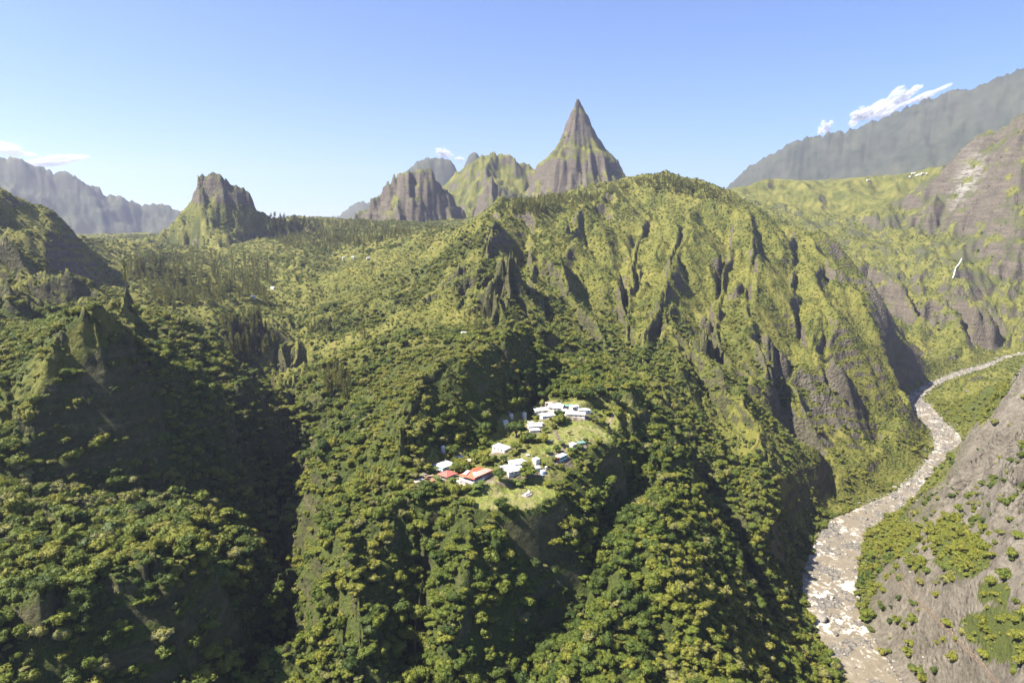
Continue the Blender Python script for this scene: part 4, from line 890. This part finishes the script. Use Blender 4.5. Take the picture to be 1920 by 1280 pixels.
# the hamlet's own trees, surveyed: column, row of the foot, crown radius, tint, label
own = [(1050,789,5.2,.10,'round dark mango tree below the tall white gabled house'), (968,822,7.6,.16,'largest dark tree of the hamlet left of the three stacked shed roofs'), (1155,762,6.2,.12,'dark spreading tree at the far right end of the hamlet'), (996,832,4.6,.22,'dark round tree above the long white shed'), (968,848,4.6,.50,'bright green tree right of the long white shed'), (987,882,3.7,.55,'bright tree between the twin white roofs and the narrow hut'),
       (1022,812,3.0,.45,'small light tree at the left end of the yellow meadow'), (1043,850,3.2,.20,'small dark tree in the garden above the turquoise shed'), (937,902,4.8,.18,'dark tree touching the right end of the long red house'), (990,905,5.6,.48,'broad olive tree on the upper edge of the lawn'), (857,876,3.2,.30,'round tree right of the pale blue walled house'), (847,858,5.2,.32,'tree behind the tall thin white tower hut'), (944,868,3.0,.06,'small dark tree below the long white shed'),
       (1100,752,6.0,.14,'dark grove tree behind the rightmost upper houses'), (1122,745,6.5,.10,'second dark grove tree behind the upper houses'), (1082,748,4.5,.25,'dark tree at the left of the grove behind the upper houses'), (1110,790,3.2,.5,'bush at the upper edge of the yellow meadow'), (1000,777,4.2,.3,'tree left of the long low white roof'), (975,800,3.4,.25,'tree beside the tall tower hut'), (922,840,3.6,.2,'dark tree left of the long white shed'), (905,850,3.6,.4,'olive tree above the pinkish roofs'), (1068,815,1.6,.3,'little shrub alone on the yellow meadow'), (1098,830,2.2,.25,'small dark bush beside the teal lean-to')]
for k, (u, v, s, t, lab) in enumerate(own):
    x, y, z = at(u, v); z = float(h_at(x, y)[0]); o = link('broadleaf_tree', None, None, (x, y, z+.45*s), (0, 0, k*1.3), (s, s, s*.95)); tag(o, lab, 'tree', 'trees of the hamlet')
    for pn, pm in zip(('crown', 'trunk'), BROAD[(0, 2, 1, 5)[k % 4]]): c = link(pn, pm, o); c['tint'] = t
    KILL.append((x, y, s*.6))
bn = [((905,912),'the banana grove on the lawn, upper right end'),((899,916),'the banana grove on the lawn, upper side'),((893,920),'the banana grove on the lawn, middle'),((887,925),'the banana grove on the lawn, lower middle'),((883,931),'the banana grove on the lawn, lower left end'),((902,922),'the banana grove on the lawn, right side'),((894,929),'the banana grove on the lawn, bottom'),((972,911),'below the olive tree on the lawn edge'),((964,909),'left of the olive tree, above the lawn'),((980,909),'under the olive tree, above the lawn'),
      ((871,886),'between the red hut and the long red house'),((877,881),'behind the long red house, left half'),((808,888),'left of the pale blue walled house'),((815,882),'beside the scrap heap, upper side'),((880,857),'behind the pinkish roofs'),((888,853),'above the pinkish roofs'),((1128,770),'the garden right of the upper houses'),((1135,776),'the garden edge right of the upper houses'),((1118,776),'the garden left side, right of the upper houses'),((1036,862),'left of the turquoise shed'),((1024,850),'the garden above the narrow hut'),((1085,845),'the rim garden below the box hut'),((1076,850),'the rim garden right of the turquoise shed'),
      ((930,862),'below the long white shed'),((916,868),'behind the middle of the long red house'),((1050,835),'the garden left of the box hut'),((845,905),'in front of the brick red hut'),((820,905),'right of the scrap heap')]
for k, ((u, v), w) in enumerate(bn):
    x, y, z = at(u, v); z = float(h_at(x, y)[0]); s = 3.4+1.4*g.random(); o = link('banana_plant', None, None, (x, y, z), (0, 0, k*1.1), (s*1.15, s*1.15, s)); tag(o, 'banana clump with arching leaves, '+w, 'banana plant', 'banana plants of the hamlet')
    for pn, pm in zip(('leaves', 'stem'), BANA[k % 2]): c = link(pn, pm, o); c['tint'] = float(.3+.5*g.random())
    KILL.append((x, y, 1.6))
k = near_kill(T[:, 0], T[:, 1], .6); T = T[~k]; tint = tint[~k]; isT = T[:, 4] == 0
BJ = [joined('tree', p) for p in BROAD]; SJ = [p[0] for p in SHRUB]; CJ = [joined('casuarina', p) for p in CAS]
Tt, tt = individuals(T[isT], tint[isT], BROAD, 277, 'broadleaf_tree', 'broadleaf tree', 'broadleaf trees of the near forest', ['with domed crown', 'with lopsided crown', 'with flat wide crown', 'with tall crown', 'with billowing crown', 'with open crown', 'with tall ragged crown', 'with low spreading crown', 'with uneven tall crown'], ('crown', 'trunk'), (.8, 1.15), g, .28)
inst_stuff('forest', BJ, Tt, tt, .15, 1)
Ts, ts = individuals(T[~isT], tint[~isT], SHRUB, 300, 'shrub', 'shrub', 'shrubs of the near slopes', ['with three tufts', 'with wide tufts', 'of upright shape'], None, (.8, 1.2), g, -.1)
inst_stuff('shrubs', SJ, Ts, ts, -.1, 2)
# casuarinas: (outline in the photograph, count, height m, place)
def inside(u, v, pts):
    c = False; n = len(pts)
    for i in range(n):
        (x1, y1), (x2, y2) = pts[i], pts[(i+1) % n]
        if (y1 > v) != (y2 > v) and u < (x2-x1)*(v-y1)/(y2-y1)+x1: c = not c
    return c
CR = [([(250,480),(320,470),(420,480),(515,490),(505,560),(420,575),(300,580),(235,540)], 85, 20, 'on the slope below the flat topped butte'), ([(410,600),(480,595),(520,640),(500,680),(430,670)], 36, 17, 'in the lower left valley'), ([(598,705),(640,700),(662,740),(650,770),(612,765)], 30, 17, 'on the left ravine side'),
      ([(945,385),(1000,372),(1100,366),(1110,385),(1000,400),(950,410)], 46, 15, 'below the pointed peak'), ([(1185,338),(1250,330),(1335,352),(1340,366),(1230,350),(1180,352)], 56, 11, 'on the summit right of the peak'), ([(560,620),(640,600),(700,640),(620,680)], 14, 15, 'on the valley slope left of centre'), ([(870,600),(905,590),(910,630),(875,632)], 6, 15, 'left of the rock pyramid')]
CT = []
for pp, cnt, hgt, plc in CR:
    uu = [p[0] for p in pp]; vv = [p[1] for p in pp]; k = 0
    while k < cnt:
        u = g.uniform(min(uu), max(uu)); v = g.uniform(min(vv), max(vv))
        if not inside(u, v, pp): continue
        x, y, z = at(u, v); k += 1; CT.append((x, y, float(h_at(x, y)[0]), hgt*(.7+.5*g.random()), plc, u, v))
for k, (x, y, z, hh_, plc, u, v) in enumerate(CT):
    t = float(np.clip(.45+.25*g.normal(), 0, 1)); o = link('casuarina_tree', None, None, (x, y, z-.3), (g.normal()*.03, g.normal()*.03, g.random()*6.28), (hh_*.85, hh_*.85, hh_))
    reg = [c for c in CT if c[4] == plc]; fu = sum(c[5] < u for c in reg)/len(reg); fv = sum(c[6] < v for c in reg)/len(reg)
    tag(o, '%s %s casuarina, %s %s of those %s' % ('tall' if hh_ > 19 else 'slender' if hh_ > 15 else 'short', 'dark' if t < .4 else 'pale', ('far left', 'left', 'middle', 'right', 'far right')[min(4, int(fu*5))], ('upper', 'central', 'lower')[min(2, int(fv*3))], plc), 'casuarina', 'casuarinas '+plc)
    for pn, pm in zip(('crown', 'trunk'), CAS[k % 3]): c = link(pn, pm, o); c['tint'] = t
def fill(pp, cnt, hgt):
    out = []; uu = [p[0] for p in pp]; vv = [p[1] for p in pp]; n_ = 0
    while n_ < cnt:
        u = g.uniform(min(uu), max(uu)); v = g.uniform(min(vv), max(vv))
        if not inside(u, v, pp): continue
        x, y, z = at(u, v); n_ += 1; out.append((x, y, float(h_at(x, y)[0]), hgt*(.7+.5*g.random()), 0))
    return out
ex = fill([(505,402),(560,412),(700,418),(785,432),(760,445),(640,470),(540,470),(505,440)], 800, 13)+fill([(235,490),(330,475),(515,495),(500,560),(300,585)], 200, 17)+fill([(1180,345),(1250,332),(1340,355),(1380,385),(1230,362)], 260, 9)+fill([(930,400),(1000,375),(1110,370),(1180,348),(1180,368),(1000,408)], 150, 12)+fill([(410,600),(480,595),(520,640),(500,680),(430,670)], 60, 15)
ex = np.array(ex); inst_stuff('casuarina_forest', CJ, ex, np.clip(.4+.25*g.normal(size=len(ex)), 0, 1), -.02, 6, (.8, 1.1))

# ------------------------------------------------------------------ river water, boulders, waterfall, old canal
def ribbon(name, P, half, zoff, across=9, wob=0.0):
    P = np.asarray(P); d = np.gradient(P[:, :2], axis=0); d /= np.linalg.norm(d, axis=1)[:, None]+1e-9; nrm = np.stack([d[:, 1], -d[:, 0]], 1)
    V = []; F = []
    for i in range(len(P)):
        for k in range(across):
            t = (k/(across-1)*2-1); w = half[i]*t; x, y = P[i, 0]+nrm[i, 0]*w, P[i, 1]+nrm[i, 1]*w; V.append((x, y, P[i, 2]+zoff))
    for i in range(len(P)-1):
        for k in range(across-1): q = i*across+k; F.append((q, q+1, q+across+1, q+across))
    return V, F
V, F = ribbon('water', RVs, RVs[:, 3]*1.1, .62, 13)
V = np.array(V); V[:, 2] += fbm(V[:, 0], V[:, 1], 7, 3, 500)*.22
wm = raw_mesh('river', V, F, [], smooth=True)
m, n, l, b = mat('river water'); geo = N(n, 'ShaderNodeNewGeometry'); mp = N(n, 'ShaderNodeMapping'); mp.inputs['Rotation'].default_value = (0, 0, math.radians(-35)); mp.inputs['Scale'].default_value = (.15, .12, .2); l.new(geo.outputs['Position'], mp.inputs['Vector'])
f1 = noise(n, l, 1.0, 8, mp.outputs[0], .72, 1.4); f2 = noise(n, l, .035, 3, geo.outputs['Position']); f3 = noise(n, l, 1.1, 5, geo.outputs['Position'], .7)
foam = ramp(n, l, mth(n, l, 'ADD', mth(n, l, 'MULTIPLY', f1, .62), mth(n, l, 'MULTIPLY', f2, .42)), [(.55, (0, 0, 0)), (.61, (1, 1, 1))])
l.new(mix(n, l, mth(n, l, 'MULTIPLY', foam, ramp(n, l, f3, [(.4, (.3, .3, .3)), (.55, (1, 1, 1))])), ramp(n, l, f1, [(.3, (.13, .108, .075)), (.6, (.20, .17, .125))]), (.74, .70, .64)), b.inputs[0])
b.inputs['Roughness'].default_value = .35; b.inputs['Specular IOR Level'].default_value = .3; bump(n, l, b, f1, .5, .8); wm.materials.append(m)
water = link('river', wm); water['kind'] = 'structure'
SM, n, l, b = mat('river stone'); tc = N(n, 'ShaderNodeTexCoord'); oi = N(n, 'ShaderNodeObjectInfo'); l.new(mix(n, l, .55, ramp(n, l, noise(n, l, 2.2, 6, tc.outputs['Object'], .65), [(.3, (.07, .065, .06)), (.6, (.22, .20, .18))]), ramp(n, l, oi.outputs['Random'], [(0, (.06, .055, .052)), (.6, (.22, .205, .19)), (1, (.36, .34, .31))])), b.inputs[0])
def stone(seed):
    import bmesh
    g = np.random.default_rng(seed); bm = bmesh.new(); bmesh.ops.create_icosphere(bm, subdivisions=3, radius=1); pl = [(g.normal(size=3), .55+.3*g.random()) for _ in range(9)]
    for v in bm.verts:
        p = np.array(v.co)
        for nn_, d in pl:
            nn_ = nn_/np.linalg.norm(nn_); k = p@nn_-d
            if k > 0: p = p-nn_*k*.9
        v.co = p*np.array([1.15, .9, .72])*(1+.05*math.sin(p[0]*9+seed)*math.sin(p[1]*8))
    me = bpy.data.meshes.new('boulder'); bm.to_mesh(me); bm.free(); me.materials.append(SM); return me
ST = [stone(s) for s in (1, 2, 3, 4, 5)]
gs = np.random.default_rng(33); B = []
for _ in range(9000):
    i = int(gs.integers(len(RVs)-1)); p = RVs[i]; q = RVs[i+1]; d = (q-p)[:2]; d /= np.linalg.norm(d); nn_ = np.array([d[1], -d[0]]); w = p[3]*1.25*np.sign(gs.normal())*gs.random()**.7
    x, y = p[0]+nn_[0]*w+gs.normal()*3, p[1]+nn_[1]*w+gs.normal()*3; r = math.hypot(x, y)
    s = .3+1.15*gs.random()**4+(.4 if r > 800 else 0); 
    if gs.random() < .006: s += 1.8
    B.append((x, y, 0, s, 0))
B = np.array(B); B[:, 2] = h_at(B[:, 0], B[:, 1])+.1*B[:, 3]
for u, v, s, lab in ((1541,1163,5.2,'biggest dark boulder on the left bank of the river'), (1566,1192,3.0,'dark boulder just below the biggest one on the river bank'), (1590,1140,1.9,'pale boulder standing in the white rapids'), (1560,1120,1.7,'boulder in the rapids opposite the big dark boulder'), (1735,845,2.6,'dark boulder where the river bends beside the wooded terrace'), (1625,975,2.0,'boulder at the inner bend of the river'), (1812,738,3.0,'boulder at the upper river above the bend')):
    x, y, z = at(u, v); o = link('boulder', ST[0], None, (x, y, float(h_at(x, y)[0])+.25*s), (.2, .1, u), (s*1.1, s, s)); tag(o, lab, 'boulder', 'boulders of the river')
u, v = pix(B[:, :3]); vis = (u > 0) & (u < 1920) & (v < 1275) & (v > 0); idx = np.argsort(-np.where(vis, B[:, 3]/np.hypot(B[:, 0], B[:, 1]), 0))[:290]
for k in idx:
    x, y, z, s, _ = B[k]; o = link('boulder', ST[int(gs.integers(5))], None, (x, y, z), (gs.normal()*.3, gs.normal()*.3, gs.random()*6.28), (s*(.8+.4*gs.random()), s*(.8+.4*gs.random()), s))
    reg = 'at the bottom of the picture' if v[k] > 1200 else 'beside the big dark boulder' if v[k] > 1120 else 'below the bright green bank' if v[k] > 1040 else 'at the inner bend' if v[k] > 960 else 'by the wooded terrace' if v[k] > 860 else 'in the upper river'
    same = [j for j in idx if abs(v[j]-v[k]) < 30]; fu = sum(u[j] < u[k] for j in same)/max(1, len(same))
    tag(o, '%s boulder %s, %s %s' % ('large angular' if s > 1.35 else 'medium grey' if s > .95 else 'small grey', reg, ('uppermost', 'upper', 'lower', 'lowest')[int((v[k] % 90)/22.6)]+' part,', ('hard against the left bank', 'left of midstream', 'in midstream', 'right of midstream', 'hard against the right bank')[min(4, int(fu*5))]), 'boulder', 'river boulders '+reg)
mm = np.ones(len(B), bool); mm[idx] = False; inst_stuff('river_stones', ST, B[mm], np.zeros(mm.sum()), 0, 12)
bs = scatter(390, 1150, .055, np.clip(barren*river_t*(1-thick)*sstep(.02, .35, n1+.5*n3+.1), 0, 1), gs); bs = np.c_[bs, .22+1.1*gs.random(len(bs))**5, np.zeros(len(bs))]; inst_stuff('scree', ST, bs, np.zeros(len(bs)), .1, 14)
# waterfalls
WM, n, l, b = mat('falling water'); b.inputs['Base Color'].default_value = (.8, .82, .84, 1); b.inputs['Roughness'].default_value = .5
def fall(pts, w, name='waterfall'):
    V = []; F = []
    for k, (u, v) in enumerate(pts):
        x, y, z = at(u, v); r = math.hypot(x, y); ww = w*(.7+.5*math.sin(k*2.1)**2); x *= 1-3/r; y *= 1-3/r; z += 2.0
        cx, cy = y/r, -x/r
        V += [(x-cx*ww, y-cy*ww, z), (x-x/r*1.2, y-y/r*1.2, z+.6), (x+cx*ww, y+cy*ww, z)]
    for k in range(len(pts)-1): q = k*3; F += [(q, q+1, q+4, q+3), (q+1, q+2, q+5, q+4)]
    o = link(name, raw_mesh(name, V, F, [WM], smooth=True)); o['kind'] = 'structure'
fall([(1803,487),(1799,495),(1795,503),(1791,511),(1788,518),(1786,525)], 1.0)
# old canal cut across the bare right slope
cp = []
for (u0, v0), (u1, v1) in zip([(1652,1062),(1700,1103),(1758,1160),(1806,1208),(1852,1256)], [(1700,1103),(1758,1160),(1806,1208),(1852,1256),(1905,1310)]):
    for t in np.linspace(0, 1, 12, endpoint=False): x, y, z = at(u0+(u1-u0)*t, v0+(v1-v0)*t); cp.append((x, y, z))
cp = np.array(cp); kk = np.ones(5)/5
for c in range(3): cp[2:-2, c] = np.convolve(cp[:, c], kk, 'valid')
cp[:, 2] = h_at(cp[:, 0], cp[:, 1])
V = []; F = []; d = np.gradient(cp[:, :2], axis=0); d /= np.linalg.norm(d, axis=1)[:, None]
prof = [(-.95, -2.5), (-.95, .55), (-.6, .6), (-.55, .05), (.5, .05), (.55, .6), (.85, .55), (.85, -2.5)]
for i, p in enumerate(cp):
    for a, c in prof: V.append((p[0]+d[i, 1]*a, p[1]-d[i, 0]*a, p[2]+c))
for i in range(len(cp)-1):
    for k in range(len(prof)-1): q = i*len(prof)+k; F.append((q, q+1, q+len(prof)+1, q+len(prof)))
cn = link('canal', raw_mesh('canal', V, F, [pmat('canal stone', (.16, .125, .095), nz=.45)])); tag(cn, 'old stone irrigation canal running diagonally down the bare right slope', 'canal')

# ------------------------------------------------------------------ clouds behind the ridges, above the haze
CM, n, l, b = mat('cloud vapour'); tc = N(n, 'ShaderNodeTexCoord'); ns = noise(n, l, 3.0, 6, tc.outputs['Object'], .65); lw = N(n, 'ShaderNodeLayerWeight', Blend=.5)
b.inputs['Base Color'].default_value = (.86, .87, .9, 1); b.inputs['Roughness'].default_value = 1; b.inputs['Specular IOR Level'].default_value = 0
al = ramp(n, l, mth(n, l, 'ADD', mth(n, l, 'SUBTRACT', 1.0, lw.outputs['Facing']), mth(n, l, 'MULTIPLY', mth(n, l, 'SUBTRACT', ns, .5), 1.5)), [(.35, (0, 0, 0)), (1.0, (.42, .42, .42))])
tr = N(n, 'ShaderNodeBsdfTranslucent'); tr.inputs[0].default_value = (.86, .87, .9, 1); m2 = N(n, 'ShaderNodeMixShader'); m2.inputs[0].default_value = .5; l.new(b.outputs[0], m2.inputs[1]); l.new(tr.outputs[0], m2.inputs[2])
tp = N(n, 'ShaderNodeBsdfTransparent'); m3 = N(n, 'ShaderNodeMixShader'); l.new(al, m3.inputs[0]); l.new(tp.outputs[0], m3.inputs[1]); l.new(m2.outputs[0], m3.inputs[2]); l.new(m3.outputs[0], [x for x in n if x.type == 'OUTPUT_MATERIAL'][0].inputs[0])
import bmesh
def cloud_mesh(seed):
    g = np.random.default_rng(seed); bm = bmesh.new()
    for k in range(34):
        t = g.normal()*.42; t = max(-.85, min(.85, t)); r = (.16+.26*g.random())*(1-abs(t)**2*.75)
        bmesh.ops.create_icosphere(bm, subdivisions=2, radius=r, matrix=Matrix.Translation((t, g.normal()*.25, g.normal()*.28*(1-abs(t)))))
    me = bpy.data.meshes.new('cloud'); bm.to_mesh(me); bm.free(); me.materials.append(CM); me.polygons.foreach_set('use_smooth', np.ones(len(me.polygons), bool)); return me
CLM = [cloud_mesh(k) for k in (3, 4, 5)]
for k, (u, v, z, du, dv, tilt) in enumerate([(1650,206,1180,42,26,24), (1684,188,1180,34,18,30), (1618,212,1150,22,17,10), (1728,182,1230,40,9,22), (1548,240,1120,14,13,40), (833,286,1130,18,13,-20), (862,298,1120,9,8,0), (8,280,1150,40,12,-12), (104,300,1130,46,13,10)]):
    a, t = azt(u, v); z = max(z, TOPZ+170); r = z/t; sx = du/FPX*r*1.15; sz = dv/FPX*r*1.15
    while z-sz*1.1 < TOPZ+10: z *= 1.08; r = z/t; sx = du/FPX*r*1.15; sz = dv/FPX*r*1.15
    o = link('cloud', CLM[k % 3], None, (r*math.sin(a), r*math.cos(a), z), (0, math.radians(-tilt), -a), (sx, sz*1.3, sz)); o['kind'] = 'structure'
